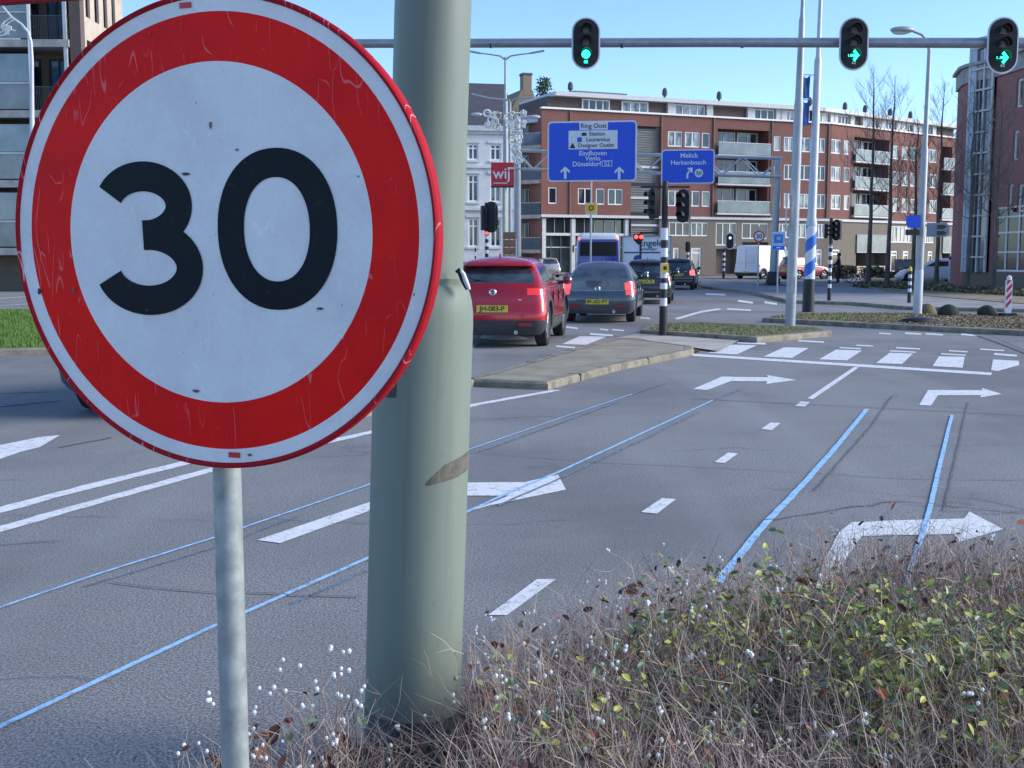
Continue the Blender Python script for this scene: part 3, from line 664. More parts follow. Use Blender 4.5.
# --- left building with balconies
LB=empty('apartment_building',(gx(80,52),52,0),label='brown and buff flats with glass balconies at the upper left behind the round sign',cat='building')
gz=lambda px,Y,z:(px-512)/F*(Y*CP-(z-H)*SP)
e0=(gz(-140,52,12),52.); e1=(gz(80,52,12),52.); e2=(gz(123.5,58,12),58.)
fl=Facade(e0,e1); fs=Facade(e1,e2)
mb=MB(); fl.bx(mb,0,fl.L-.7,0,20,-5,-1.8,M_brickg); u7=fl.U(69,12); fl.bx(mb,u7,fl.L,0,20,-.5,0,M_brickd)
hs=[]; ws=[]
for px0,px1 in ((86,90.5),(95,99.5),(104,108),(112.5,116)):
    for zb in (3.2,6.2,9.2,12.2,15.2):
        u0,u1=fs.U(px0,12),fs.U(px1,12); hs.append((u0,u1,zb,zb+2.0)); ws.append(hs[-1])
fs.wall(mb,0.01,fs.L,0,20,hs,M_buff,.2); 
a,b=fs.pt(fs.L,0),fs.pt(fs.L,0)+Vector((-16,3,0)); mb.add([a,b,b+Vector((0,0,20)),a+Vector((0,0,20))],[(0,1,2,3)],M_buff)
mb.build('wall',parent=LB)
for h in ws: fs.window(LB,*h[:4],1,o=-.15,fw=.07,fm=M_blackp)
M_rail=mat('dark_railing',(.05,.05,.055),.5)
for zs in (1.95,4.95,8.0,11.05,14.1):
    s_=MB(); fl.bx(s_,0,u7-.02,zs-.32,zs,-1.78,.15,M_conc); so_=s_.build('balcony',parent=LB)
    u3=fl.U(32,10)
    s_=MB()
    fl.bx(s_,0,u3-.05,zs+.06,zs+1.15,.02,.06,M_frost); fl.bx(s_,0,u3-.05,zs+1.25,zs+2.45,-.02,.02,mat('sliding_glass',(.20,.26,.27),.1,var=.4,scale=.5,spec=.9)); s_.build('balcony_glass',parent=so_)
    s_=MB(); fl.bx(s_,0,u3,zs+1.15,zs+1.22,.0,.1,M_fascia)
    for k in range(6): uu=u3-k*1.9; fl.bx(s_,uu-.03,uu+.03,zs,zs+2.45,-.05,.0,M_conc)
    fl.bx(s_,u3,u7-.03,zs+1.0,zs+1.05,.0,.06,M_rail)
    n=22
    for k in range(n+1): uu=u3+(u7-u3-.06)*k/n; fl.bx(s_,uu-.012,uu+.012,zs,zs+1.0,.02,.04,M_rail)
    s_.build('railing',parent=so_)
    fl.window(LB,u3+.1,fl.U(55,10),zs+.02,zs+2.5,2,o=-1.7,fw=.08,fm=M_blackp,pm=mat('blue_reflecting_glass',(.10,.19,.30),.08,var=.5,scale=1.)); fl.window(LB,fl.U(57,10),u7-.15,zs+.02,zs+2.5,1,o=-1.7,fw=.08,fm=M_blackp,pm=MATS['blue_reflecting_glass'])
    fl.window(LB,fl.U(-100,10),u3-.3,zs+.02,zs+2.5,6,o=-1.7,fw=.08,fm=M_blackp,pm=M_glass)
mb=MB(); fl.bx(mb,u7-.25,u7-.1,0,20,.0,.12,M_polew); u3=fl.U(32,10); fl.bx(mb,u3-.06,u3+.06,0,20,.12,.2,M_wfr); mb.build('downpipe',parent=LB)
fin(LB)
# ---------------------------------------------------------------- foliage helpers
M_lf1=mat('leaf_green',(.075,.13,.04),.7,var=.4,scale=3); M_lf2=mat('leaf_yellow_green',(.25,.28,.05),.7,var=.3,scale=9); M_hedge=mat('hedge_dark_leaf',(.05,.07,.03),.8,var=.5,scale=3); M_hedgeb=mat('hedge_brown_leaf',(.14,.115,.06),.85,var=.4,scale=3)
def leafcloud(mb,pts,n,size,ms,jit):
    for _ in range(n):
        c=random.choice(pts); c=Vector(c)+Vector((random.gauss(0,jit),random.gauss(0,jit),random.gauss(0,jit*.8)))
        a=Vector((random.gauss(0,1),random.gauss(0,1),random.gauss(0,1))).normalized(); b=a.orthogonal().normalized(); s=size*random.uniform(.5,1.3); c2=a.cross(b)
        mb.add([c-b*s,c-c2*s*.5,c+b*s,c+c2*s*.5],[(0,1,2,3)],random.choice(ms))
def hedge(name,pts,h,wd,label,ms,cat='hedge',n=4000,size=.09):
    mb=MB(); cs=[]
    tot=sum((Vector(b)-Vector(a)).length for a,b in zip(pts[:-1],pts[1:]))
    for a,b in zip(pts[:-1],pts[1:]):
        a=Vector(a);b=Vector(b); L=(b-a).length; d=(b-a).normalized(); nn=Vector((-d.y,d.x,0))
        for _ in range(int(n*L/tot)):
            t=random.random(); hh=h*(.75+.25*math.sin(t*L*1.7+a.x)); p=a.lerp(b,t)+nn*random.uniform(-wd/2,wd/2)*(1-.2*random.random())
            cs.append(p+Vector((0,0,random.random()**.6*hh)))
    leafcloud(mb,cs,n,size,ms,.03)
    return tag(mb.build(name),label,cat)
hedge('hedge',[G(-60,290),G(60,288)],1.35,1.2,'low dark clipped hedge before the flats on the left',[M_hedge,M_hedge,M_lf1],n=5000,size=.10)
hedge('hedge',[G(870,288),G(920,291.5),G(960,294),G(1024,298),G(1100,303)],.34,2.2,'long low brown green ground hedge in front of the bare trees',[M_hedgeb,M_hedgeb,M_hedge,g3],n=16000,size=.07)
hedge('hedge',[G(826,278.2),G(851,278.8)],.95,1.4,'russet brown shrub hedge before the grey wall left of the cyclist',[M_hedgeb,l2,M_hedge],n=2600,size=.12)
hedge('hedge',[G(866,279),G(908,280)],.9,1.2,'olive shrub hedge among the bare trunks by the garages',[M_hedgeb,M_hedge,M_lf1],n=2600,size=.12)
# bare street trees
def bare_tree(base,h,label,r0=.11,seed=0,crown=1.,group='bare street trees by the purple building'):
    rs=random.Random(seed); root=empty('bare_tree',base,label=label,cat='tree',group=group)
    tr=MB(); n=9; pts=[];rr=[]
    for k in range(n+1):
        t=k/n; pts.append(Vector((rs.gauss(0,.05)*t,rs.gauss(0,.05)*t,h*t))); rr.append(r0*(1-t)**.8+.012)
    rr=[q_*.72 for q_ in rr]; rr[0]=r0*.95; tr.path(pts,rr,8,M_bark); tr.build('trunk',parent=root,smooth=60)
    cr=MB()
    def br(p,d,L,r,dep):
        q=[p]; cur=p; dd=d.copy()
        for i in range(4):
            dd=(dd+Vector((rs.gauss(0,.12),rs.gauss(0,.12),.16))).normalized(); cur=cur+dd*L/4; q.append(cur)
        cr.path(q,[r,r*.8,r*.6,r*.4,r*.18],4,M_twig)
        if dep>0:
            for _ in range(5 if dep>1 else 6):
                i=rs.randint(1,4); a=rs.uniform(0,2*PI); nd=(dd+Vector((math.cos(a),math.sin(a),.2))*.75).normalized(); br(q[i],nd,L*rs.uniform(.4,.65),r*.55,dep-1)
    nb_=26
    for k in range(nb_):
        t=.34+.62*k/nb_; i=t*n; p=pts[int(i)].lerp(pts[min(n,int(i)+1)],i-int(i)); a=k*2.4+rs.random()
        el=rs.uniform(.35,.8); L=crown*h*.24*(1-t)**.6+.3
        br(p,Vector((math.cos(a),math.sin(a),el)).normalized(),L,.019*(1-t)+.009,2)
    cr.build('crown',parent=root); return root
for i,(px,py,top,lab,r0,cw) in enumerate([(868,287,66,'leftmost tall bare tree, trunk before the garage screens',.17,1.),(887,288,76,'second tall bare tree from the left, close beside the leftmost one',.17,.9),
    (912,289,118,'shorter bare tree just left of the pole with the blue arrow sign',.15,.8),(936,289,82,'bare tree just right of the pole with the blue arrow sign',.15,.9),
    (967,294,86,'bare tree with sloping trunk before the glazed stair tower',.13,.8),(993,296,90,'rightmost bare tree before the ground floor glazing',.13,.8)]):
    b=G(px,py); z=P(px,top,b.y).z; bare_tree(b,z,lab,r0,i+3,cw)
# evergreen tree behind roofs
root=empty('pine_tree',(gx(542,112),112,0),label='thin blue green tree rising behind the brown gable',cat='tree')
mb=MB(); mb.path([(0,0,0),(.1,0,8),(0,0,17.5)],[.3,.2,.05],8,M_bark); mb.build('trunk',parent=root)
mb=MB(); pts=[]
rs=random.Random(4)
for k in range(60):
    z=rs.uniform(12,18.3); r=(18.8-z)*.32*rs.uniform(.5,1.25)+.2; a=rs.uniform(0,2*PI); e_=Vector((r*math.cos(a),r*math.sin(a),z+r*.3)); mb.tube((0,0,z-.3),e_,.04,.015,4,M_bark)
    for t in (.4,.7,.9,1.): pts.append(Vector((0,0,z-.3)).lerp(e_,t))
leafcloud(mb,pts,1500,.16,[mat('needle_green',(.06,.12,.09),.7),M_lf1],.2); mb.build('crown',parent=root)
# ---------------------------------------------------------------- posts etc
def post_at(px,py): b=G(px,py,0); return b
def ztop(px,py,Y): return P(px,py,Y).z
# overhead signal portal
AY=25.0
pa=P(340,43.6,AY+.6); pb=P(1110,43.2,AY-.6)
sig=empty('signal_gantry',(pb.x,pb.y,0),label='grey overhead beam across the whole road with its mast outside the right edge',cat='gantry')
mb=MB(); mb.path([pa,pa.lerp(pb,.5)+Vector((0,0,.02)),pb],[.095,.1,.11],16,M_beam); mb.v=[tuple(Vector(v)-sig.location) for v in mb.v]; mb.build('beam',parent=sig,smooth=40)
mb=MB(); mb.path([(0,0,0),(0,0,pb.z+.3)],[.16,.12],16,M_beam); mb.build('mast',parent=sig,smooth=40)
mb=MB()
for px in (491,622,742): 
    q=P(px,48,AY); mb.tube(Vector((q.x,q.y,q.z))-sig.location,Vector((q.x,q.y,q.z+.08))-sig.location,.03,.03,6,M_black)
mb.build('cable_clip',parent=sig)
def stadium(wd,ht,n=12):
    r=wd/2; pts=[]
    for i in range(n+1): a=PI*i/n; pts.append((r*math.cos(a),ht/2-r+r*math.sin(a)))
    for i in range(n+1): a=PI+PI*i/n; pts.append((r*math.cos(a),-ht/2+r+r*math.sin(a)))
    return pts
def plate_xz(mb,pts,y0,y1,m):
    n=len(pts); vs=[(x,y0,z) for x,z in pts]+[(x,y1,z) for x,z in pts]
    mb.add(vs,[tuple(range(n)),tuple(range(2*n-1,n-1,-1))]+[(i,i+n,(i+1)%n+n,(i+1)%n) for i in range(n)],m)
def arrow_right(s):
    # bent bold arrow pointing right
    return [(-.62*s,.11*s),(.12*s,.11*s),(-.12*s,.42*s),(.08*s,.6*s),(.55*s,0),(.08*s,-.6*s),(-.12*s,-.42*s),(.12*s,-.11*s),(-.62*s,-.11*s)]
def signal_head(loc,label,arrow,sc=1.,text_='',group='green signal heads on the overhead beam',rz=0):
    root=empty('traffic_light',loc,rz,label,'traffic light',group)
    mb=MB(); plate_xz(mb,stadium(.61*sc,1.09*sc),-.02,.0,M_signw); mb.build('backboard_edge',parent=root)
    mb=MB(); plate_xz(mb,stadium(.54*sc,1.02*sc),-.045,-.0205,M_black); mb.box((0,.09,0),(.3*sc,.16,.85*sc),M_black); mb.build('backboard',parent=root)
    for z in (.27,0.02,-.23):
        mb=MB(); r=.115*sc; c=(0,0,z*sc)
        n=14; vs=[]
        for k in range(n+1):
            a=R(-20)+R(220)*k/n
            for yy in (-.05,-.24+.04*abs(math.cos(a))): vs.append((r*math.cos(a),yy,z*sc+r*math.sin(a)))
        mb.add(vs,[(2*k,2*k+2,2*k+3,2*k+1) for k in range(n)],M_black); mb.build('visor',parent=root)
        if z>-.2:
            mb=MB(); mb.lathe([(.001,-.056),(.07*sc,-.052),(.095*sc,-.047)],16,mat('unlit_lens',(.05,.025,.02),.2),axis='y',c=(0,0,z*sc)); mb.build('lens',parent=root)
    mb=MB(); z=-.23*sc
    if arrow: plate_xz(mb,[(x,y+z-.01) for x,y in arrow_right(.19*sc)],-.07,-.05,M_gled)
    else: mb.lathe([(.001,-.075),(.06*sc,-.07),(.09*sc,-.05)],20,M_gled,axis='y',c=(0,0,z))
    mb.build('lit_arrow' if arrow else 'lit_lens',parent=root)
    if text_: text(text_,.085*sc,'lettering',M_signw if arrow else M_gled,root,TM(0,-.05,-.39*sc))
    return root
for px,py,lab,ar,t,s in ((585.5,44.5,'signal head showing a plain round green light, leftmost on the overhead beam',False,'62',.98),(852,45,'signal head with green right arrow, nearest the two tall masts on the beam',True,'62',1.),(1000,46.5,'signal head with a green right arrow at the far right end of the beam',True,'62',1.06)):
    p=P(px,py,AY-.15-.35*(px-500)/500); signal_head((p.x,p.y-.12,p.z),lab,ar,s,t)
# --- pale mast A and striped flag mast B
b=G(790,325.5); M_a=empty('lamp_mast',b,label='tall plain pale grey mast left of the blue and white striped mast',cat='mast')
s=(b.y); wpx=lambda n: n*b.y/F
top=P(802,-40,b.y)
mb=MB(); z1=P(795,105,b.y).z; z2=P(800,20,b.y).z
dx=.0
mb.path([(0,0,0),(dx,0,z1),(dx,0,z1+.15),(dx,0,z2),(dx,0,z2+.1),(dx,0,top.z)],[wpx(5.2),wpx(4.4),wpx(3.8),wpx(2.9),wpx(2.),wpx(1.6)],16,M_pole); mb.build('shaft',parent=M_a,smooth=40)
mb=MB(); mb.box((0,-wpx(5),.9),(.1,.02,.35),M_pole); mb.build('service_hatch',parent=M_a)
mb=MB()  # yield sign edge-on, facing left traffic
tri=[(-.45,.4),(.45,.4),(0,-.4)]; n=3
ang=R(78); zc=P(787,213,b.y).z
vs=[]
for yy in(-.012,.012):
    for x,z in tri:
        vs.append(Vector((x*math.cos(ang)-yy*math.sin(ang)-.16,x*math.sin(ang)+yy*math.cos(ang)-.05,zc+z)))
mb.add(vs,[(0,1,2),(5,4,3),(0,3,4,1),(1,4,5,2),(2,5,3,0)],M_signw)
ys=mb.build('yield_sign',loc=b); tag(ys,'white triangular yield sign seen edge on, strapped to the plain pale mast','sign')
b=G(808,312); M_b=empty('flag_mast',b,label='tall white mast with blue and white spiral stripes above a black foot',cat='mast')
wpx=lambda n: n*b.y/F
zb0=P(808,279,b.y).z; zb1=P(811,226,b.y).z; zt=P(812,60,b.y).z; zt2=P(816,-30,b.y).z
mb=MB(); mb.path([(0,0,0),(0,0,zb0)],[wpx(5.9),wpx(5.5)],20,M_blackp); mb.build('black_foot',parent=M_b,smooth=40)
mb=MB(); n=24; nz=60; r=wpx(5.3); vs=[]
for k in range(nz+1):
    z=zb0+(zb1-zb0)*k/nz
    for i in range(n): a=2*PI*i/n; vs.append((r*math.cos(a),r*math.sin(a),z))
mb.ms=[M_signw,mat('stripe_blue',(.02,.16,.55),.45,var=.08)]; mb.v=vs
for k in range(nz):
    for i in range(n):
        mb.f.append((k*n+i,k*n+(i+1)%n,(k+1)*n+(i+1)%n,(k+1)*n+i)); mb.m.append(int(((k/nz*2.15)-(i/n))%1.>.5))
mb.build('striped_sleeve',parent=M_b,smooth=50)
mb=MB(); mb.path([(0,0,zb1),(0,0,zb1+.08),(0,0,zb1+.25),(0,0,zt),(0,0,zt+.1),(0,0,zt2)],[wpx(5.6),wpx(5.6),wpx(4.3),wpx(3.6),wpx(2.4),wpx(1.7)],16,M_polew); mb.build('shaft',parent=M_b,smooth=40)
M_flag=mat('banner_blue',(.05,.12,.36),.7,var=.4,scale=3)
for (ya,yb,lab) in ((75,98,'upper small dark blue banner on the white flag mast'),(100,125,'lower small dark blue banner on the white flag mast')):
    mb=MB(); za,zb_=P(806,ya,b.y).z,P(806,yb,b.y).z; 
    nn=6; vs=[]
    for j in range(nn+1):
        for k in range(5):
            t=k/4; u=j/nn; xx=-.12-.22*u; vs.append((xx,-.02+.05*math.sin(u*5+t*2),za+(zb_-za)*t - .08*math.sin(u*3)*(1 if t<.5 else .3)))
    mb.add(vs,[(j*5+k,(j+1)*5+k,(j+1)*5+k+1,j*5+k+1) for j in range(nn) for k in range(4)],M_flag)
    mb.tube((-.02,0,za),(-.36,0,za+.01),.012,.012,6,M_polew)
    o=mb.build('banner',loc=b); tag(o,lab,'banner','banners on the flag mast'); sm=o.modifiers.new('s','SOLIDIFY'); sm.thickness=.01
M_a.rotation_euler=(0,R(.75),0); M_b.rotation_euler=(0,R(.7),0)
# --- lamp C right
b=G(917,318.5); wpx=lambda n: n*b.y/F
LC=empty('street_lamp',b,label='tall grey street lamp, one curved arm, white foot, between two right signal heads',cat='street lamp')
zA=P(922,50,b.y).z; zf=P(917,272,b.y).z
mb=MB(); mb.path([(0,0,0),(0,0,zf),(0,0,zf+.05)],[wpx(4.5),wpx(4.3),wpx(4)],14,M_polew); mb.build('white_foot',parent=LC,smooth=40)
mb=MB(); mid=P(920,150,b.y).z; pts=[(0,0,zf),(0,0,mid),(0,0,mid+.1),(0,0,zA)]; mb.path(pts,[wpx(4.),wpx(3.4),wpx(2.4),wpx(1.9)],12,M_pole)
e=.33
mb.path([(0,0,zA),(-.05,0,zA+.2),(-.2,0,zA+.36),(-.42,0,zA+.44)],[wpx(1.9),wpx(1.5),wpx(1.2),wpx(1.1)],10,M_pole); mb.build('shaft',parent=LC,smooth=40)
mb=MB(); mb.sphere((-.68,0,zA+.47),.3,M_pole,16,8,(1.0,.5,.28)); mb.build('lamp_head',parent=LC,smooth=60); mb=MB(); mb.sphere((-.72,0,zA+.41),.22,mat('lamp_lens',(.6,.62,.6),.15),12,6,(1.,.45,.25)); mb.build('lens',parent=LC,smooth=60)
mb=MB(); mb.sphere((0,0,.03),.36,M_blackp,16,6,(1.1,.7,.25)); tag(mb.build('footing_mat',loc=G(917.5,322.5,.1),smooth=60),'black low mound around the white foot of the street lamp','mat')
zs=P(914,221.5,b.y).z
mb=MB(); plate_xz(mb,[(-.42,.14),(-.08,.16),(-.08,-.16),(-.36,-.16),(-.42,-.06)],-.2,-.17,M_signb); mb.box((-.26,-.18,-.27),(.34,.03,.14),M_txtk)
o=mb.build('direction_sign',loc=(b.x,b.y,zs)); tag(o,'small bright blue direction sign left of the street lamp post','sign')
zs=P(933,230,b.y).z
so_=empty('arrow_sign',(b.x+.34,b.y,zs),label='dark blue grey arrow sign right of the street lamp post',cat='sign')
mb=MB(); plate_xz(mb,[(-.25,.17),(.22,.17),(.3,.1),(.3,-.12),(.22,-.17),(-.25,-.17)],-.2,-.17,mat('slate_sign',(.14,.18,.25),.5)); mb.build('plate',parent=so_)
mb=MB(); plate_xz(mb,[(0,.12),(.16,.12),(.24,.07),(.16,.02),(0,.02)],-.205,-.2,M_txtk); plate_xz(mb,[(0,-.03),(.16,-.03),(.24,-.08),(.16,-.13),(0,-.13)],-.205,-.2,M_txtk); mb.build('arrow_mark',parent=so_)
LC.rotation_euler=(0,R(.45),0)
# --- striped poles
def stripes(mb,z0,z1,r,n,m0=M_blackp,m1=M_signw,first=0):
    for k in range(n): mb.path([(0,0,z0+(z1-z0)*k/n),(0,0,z0+(z1-z0)*(k+1)/n)],[r,r],12,(m0,m1)[(k+first)%2])
def side_head(root,x,z,ht,face,lit=None,name='signal_head'):
    """signal housing; face = direction angle the lenses look (0 = towards -y camera)"""
    mb=MB(); M=Matrix.Translation((x,0,z))@Matrix.Rotation(face,4,'Z')
    wd=ht*.42; mb.box((0,.02,0),(wd*.9,.16*ht,ht),M_black); plate_xz(mb,stadium(wd*1.15,ht*1.1,8),-.09*ht,-.06*ht,M_black)
    for k in (-1,0,1):
        n=8; r=ht*.13; vs=[]
        for j in range(n+1):
            a=R(-10)+R(200)*j/n
            for yy in(-.09*ht,-.34*ht): vs.append((r*math.cos(a),yy,k*ht*.3+r*math.sin(a)))
        mb.add(vs,[(2*j,2*j+2,2*j+3,2*j+1) for j in range(n)],M_black)
    mb.xf(M); o=mb.build(name,parent=root)
    if lit:
        for k,mm in lit:
            l=MB(); l.lathe([(.001,-.12*ht),(.1*ht,-.1*ht)],12,mm,axis='y',c=(0,0,k*ht*.3)); l.xf(M); l.build('lit_lens',parent=o)
    return o
b=G(663,337); wpx=lambda n:n*b.y/F
SPl=empty('striped_signal_post',b,label='black and white striped post with two black signal heads on the island in the centre',cat='traffic light')
zz=lambda py: P(664,py,b.y).z
mb=MB(); mb.path([(0,0,0),(0,0,zz(306))],[wpx(4.2),wpx(4)],12,M_blackp)
ys=[(306,298,1),(298,289,0),(289,283,1),(283,278,0),(278,263,1),(263,257,0),(257,248,1),(248,240,0),(240,228,1)]
for y0,y1,c in ys: mb.path([(0,0,zz(y0)),(0,0,zz(y1))],[wpx(3.6)]*2,12,M_signw if c else M_blackp)
mb.path([(0,0,zz(228)),(0,0,zz(181))],[wpx(3.0)]*2,12,M_blackp); mb.box((0,0,zz(187)),(wpx(48),.05,.04),M_blackp)
mb.build('post',parent=SPl,smooth=40)
side_head(SPl,-wpx(11),zz(204),wpx(28),R(-68)); side_head(SPl,wpx(19),zz(206),wpx(30),R(-38))
mb=MB(); mb.box((0,-.11,zz(268)),(wpx(7),.1,wpx(9)),M_yellow); mb.box((0,-.165,zz(268)),(wpx(3),.01,wpx(3.5)),M_blackp); mb.build('push_button_box',parent=SPl)
# small signals: red head left of bus roof (637,236), double head right (831), thin white ringed (730)
def small_post(px,py,topstripe,nstr,label,group=None,rp=1.8,black_from=None):
    b=G(px,py); w_=lambda n:n*b.y/F
    root=empty('striped_signal_post',b,label=label,cat='traffic light',group=group)
    mb=MB(); z0=P(px,black_from or py-8,b.y).z; z1=P(px,topstripe,b.y).z
    mb.path([(0,0,0),(0,0,z0)],[w_(rp*1.1)]*2,10,M_blackp); stripes(mb,z0,z1,w_(rp),nstr,M_signw,M_blackp)
    mb.build('post',parent=root,smooth=40); return root,b,w_
r_,b,w_=small_post(829,303.5,244,11,'slim striped post with a double black signal head right of the flag mast',black_from=288)
mb=MB(); z0=P(830,246,b.y).z; z1=P(831,218,b.y).z; mb.path([(0,0,z0),(0,0,z1)],[w_(1.9)]*2,8,M_blackp); mb.build('upper_post',parent=r_)
side_head(r_,-w_(5),P(826,231,b.y).z,w_(14),R(80)); side_head(r_,w_(6),P(836,230,b.y).z,w_(19),R(-50))
b=G(909,306); root=empty('striped_bollard',b,label='short black and white striped post left of the street lamp foot',cat='bollard')
mb=MB(); w2=lambda n:n*b.y/F; zq=lambda y:P(909,y,b.y).z; mb.path([(0,0,0),(0,0,zq(292))],[w2(1.9)]*2,10,M_blackp); stripes(mb,zq(292),zq(271),w2(1.7),6,M_signw,M_blackp); mb.build('post',parent=root)
mb=MB(); mb.lathe([(w2(1.8),0),(w2(1.6),.1),(.001,.15)],10,M_yellow,c=(0,0,zq(271))); mb.build('cap',parent=root)
r_,b,w_=small_post(723.5,278,250,8,'distant striped post with a white ringed signal head left of the white van',rp=1.3,black_from=271)
mb=MB(); zc=P(729.5,241,b.y).z; xo=w_(5.5); plate_xz(mb,[(x+xo,z+zc) for x,z in stadium(w_(9),w_(17))],-.08,-.06,M_signw); plate_xz(mb,[(x+xo,z+zc) for x,z in stadium(w_(7),w_(15))],-.12,-.081,M_black); mb.box((xo/2,0,zc-w_(7)),(xo,.06,.06),M_blackp); mb.build('signal_head',parent=r_)
mb=MB(); mb.lathe([(.001,-.14),(.10,-.125)],10,mat('pale_led',(.6,.5,.5),.3,emit=(1,.8,.8),es=.8),axis='y',c=(xo,0,zc+w_(3))); mb.build('lens',parent=r_)
r_,b,w_=small_post(687.5,277,252,7,'distant striped post with a small dark signal head beside the white door',rp=1.2,black_from=272)
side_head(r_,0,P(687.5,247,b.y).z,w_(10),R(-30))
# far left signal cluster
r_,b,w_=small_post(486.8,290,232,14,'striped post with a large dark double signal head left of the red wij sign',rp=1.9,black_from=282)
mb=MB(); zc=P(486,217,b.y).z; mb.build
side_head(r_,-w_(3),zc-.05,w_(24),R(100)); side_head(r_,w_(4),zc,w_(28),R(165)); side_head(r_,w_(8),zc+.0,w_(17),R(-80))
mb=MB(); mb.lathe([(.001,-.12),(.07,-.11)],10,M_rled,axis='y',c=(0,0,zc-w_(16))); mb.box((0,.0,zc-w_(16)),(.18,.2,.2),M_blackp); mb.build('small_red_signal',parent=r_)
r_,b,w_=small_post(475.5,284,248,8,'very thin low striped post before the white house',rp=.8,black_from=280)
# red signal over truck
b=G(640,292); root=empty('red_signal_post',b,label='black signal with two red lights in front of the white truck',cat='traffic light'); w_=lambda n:n*b.y/F
mb=MB(); mb.path([(0,0,0),(0,0,P(637,240,b.y).z)],[w_(1.2)]*2,8,M_blackp); mb.build('post',parent=root)
mb=MB(); zc=P(636,238,b.y).z; plate_xz(mb,[(x-.1,z+zc) for x,z in [(-w_(5),w_(4)),(-w_(5),-w_(2)),(0,-w_(7)),(w_(4),-w_(2)),(w_(4),w_(4))]],-.14,-.04,M_black); mb.box((w_(8),0,zc+w_(5)),(w_(18),.08,w_(2)),M_black); mb.build('signal_head',parent=root)
for s_ in(-1,1):
    mb=MB(); mb.lathe([(.001,-.18),(.085,-.15)],12,M_rled,axis='y',c=(-.1+s_*w_(2.5),0,zc+w_(1))); mb.build('red_lens',parent=root)
# --- truss gantry with blue signs
GY=63.
gl=P(517,150,GY); gr=P(779,158.5,GY-3)
gan=empty('sign_gantry',(gl.x,gl.y,0),label='pale lattice gantry carrying the two blue route signs across the junction',cat='gantry')
def loc(v): return Vector(v)-gan.location
tl=P(515,150.5,GY); tr_=P(781,158.5,GY-3); bl=P(515,169,GY); br_=P(781,177,GY-3)
mb=MB(); bt=.055
for a,b_ in ((tl,tr_),(bl,br_)):
    for oy in (-.35,.35): mb.tube(loc(a)+Vector((0,oy,0)),loc(b_)+Vector((0,oy,0)),bt,bt,8,M_polew)
nseg=7
for k in range(nseg):
    a=tl.lerp(tr_,k/nseg); b1=bl.lerp(br_,(k+.5)/nseg); a2=tl.lerp(tr_,(k+1)/nseg)
    for oy in(-.35,.35):
        mb.tube(loc(a)+Vector((0,oy,0)),loc(b1)+Vector((0,oy,0)),.038,.038,6,M_polew); mb.tube(loc(b1)+Vector((0,oy,0)),loc(a2)+Vector((0,oy,0)),.038,.038,6,M_polew)
    mb.tube(loc(a)+Vector((0,-.35,0)),loc(a)+Vector((0,.35,0)),.03,.03,6,M_polew)
mb.build('truss',parent=gan,smooth=40)
mb=MB(); mb.path([(0.02,0,0),(0.02,0,P(517,119,GY).z)],[.22,.17],14,M_pole); mb.build('mast',parent=gan,smooth=40)
mb=MB(); x=P(778,170,GY-3).x-gl.x; ztt=P(778,156,GY-3).z; mb.path([(x-.12,-3,.8),(x,-3,ztt)],[.19,.17],14,M_pole); mb.build('mast',parent=gan,smooth=40)
mb=MB(); mb.lathe([(.75,0),(.72,.12),(.4,.2),(.28,.8),(.001,.8)],14,M_blackp,c=(x-.12,-3,0)); mb.build('mast_foot',parent=gan)
# signs
def rounded(wd,ht,r,n=5):
    pts=[]
    for cx,cz,a0 in ((wd/2-r,ht/2-r,0),(-wd/2+r,ht/2-r,90),(-wd/2+r,-ht/2+r,180),(wd/2-r,-ht/2+r,270)):
        for i in range(n+1): a=R(a0+90*i/n); pts.append((cx+r*math.cos(a),cz+r*math.sin(a)))
    return pts
def arrow_up(s): return [(-.11*s,-.5*s),(.11*s,-.5*s),(.11*s,.18*s),(.34*s,-.04*s),(.40*s,.14*s),(0,.5*s),(-.40*s,.14*s),(-.34*s,-.04*s),(-.11*s,.18*s)]
Y1=GY-3.2; pA=P(547.5,121,Y1); pB=P(637,181,Y1-.4); wS=pB.x-pA.x; hS=pA.z-pB.z
ang=math.atan2(-1.2,wS*3)
s1=empty('route_sign',((pA.x+pB.x)/2,Y1,(pA.z+pB.z)/2),R(-8),'large blue route sign with two up arrows listing Eindhoven, Venlo and Düsseldorf','sign','blue route signs on the gantry')
px2m=Y1/F; T=lambda x,y:((x-592)*px2m,(151-y)*px2m)
mb=MB(); plate_xz(mb,rounded(wS,hS,.2),-.03,.05,M_signw); mb.build('border',parent=s1)
mb=MB(); plate_xz(mb,rounded(wS-.16,hS-.16,.15),-.05,-.031,M_signb); mb.build('plate',parent=s1)
mb=MB()
def rect(mb,x0,y0,x1,y1,yy,m):
    a=T(x0,y0); b_=T(x1,y1); plate_xz(mb,[(a[0],b_[1]),(b_[0],b_[1]),(b_[0],a[1]),(a[0],a[1])],-yy-.012,-yy,m)
rect(mb,579.5,123,607.5,130.2,.051,M_signw); rect(mb,569,130.9,617,149,.051,M_signw); mb.build('white_panel',parent=s1)
def tx(body,x,y,size,m,yy=.066,root=s1): a=T(x,y); text(body,size*px2m,'lettering',m,root,TM(a[0],-yy,a[1]),.003)
tx('Ring Oost',593.5,126.6,6.2,M_txtk); tx('Station',597,134.2,5.6,M_txtk); tx('Laurentius',598,139.8,5.6,M_txtk); tx('Designer Outlet',596,145.4,5.4,M_txtk)
mb=MB(); rect(mb,577.5,137.3,582,142,.064,M_signb); rect(mb,582,133,586.5,136,.064,M_txtk); a=T(573,145.5); plate_xz(mb,[(a[0]-.15,a[1]-.12),(a[0]+.15,a[1]-.12),(a[0],a[1]+.16)],-.076,-.064,M_txtk); mb.build('pictogram',parent=s1)
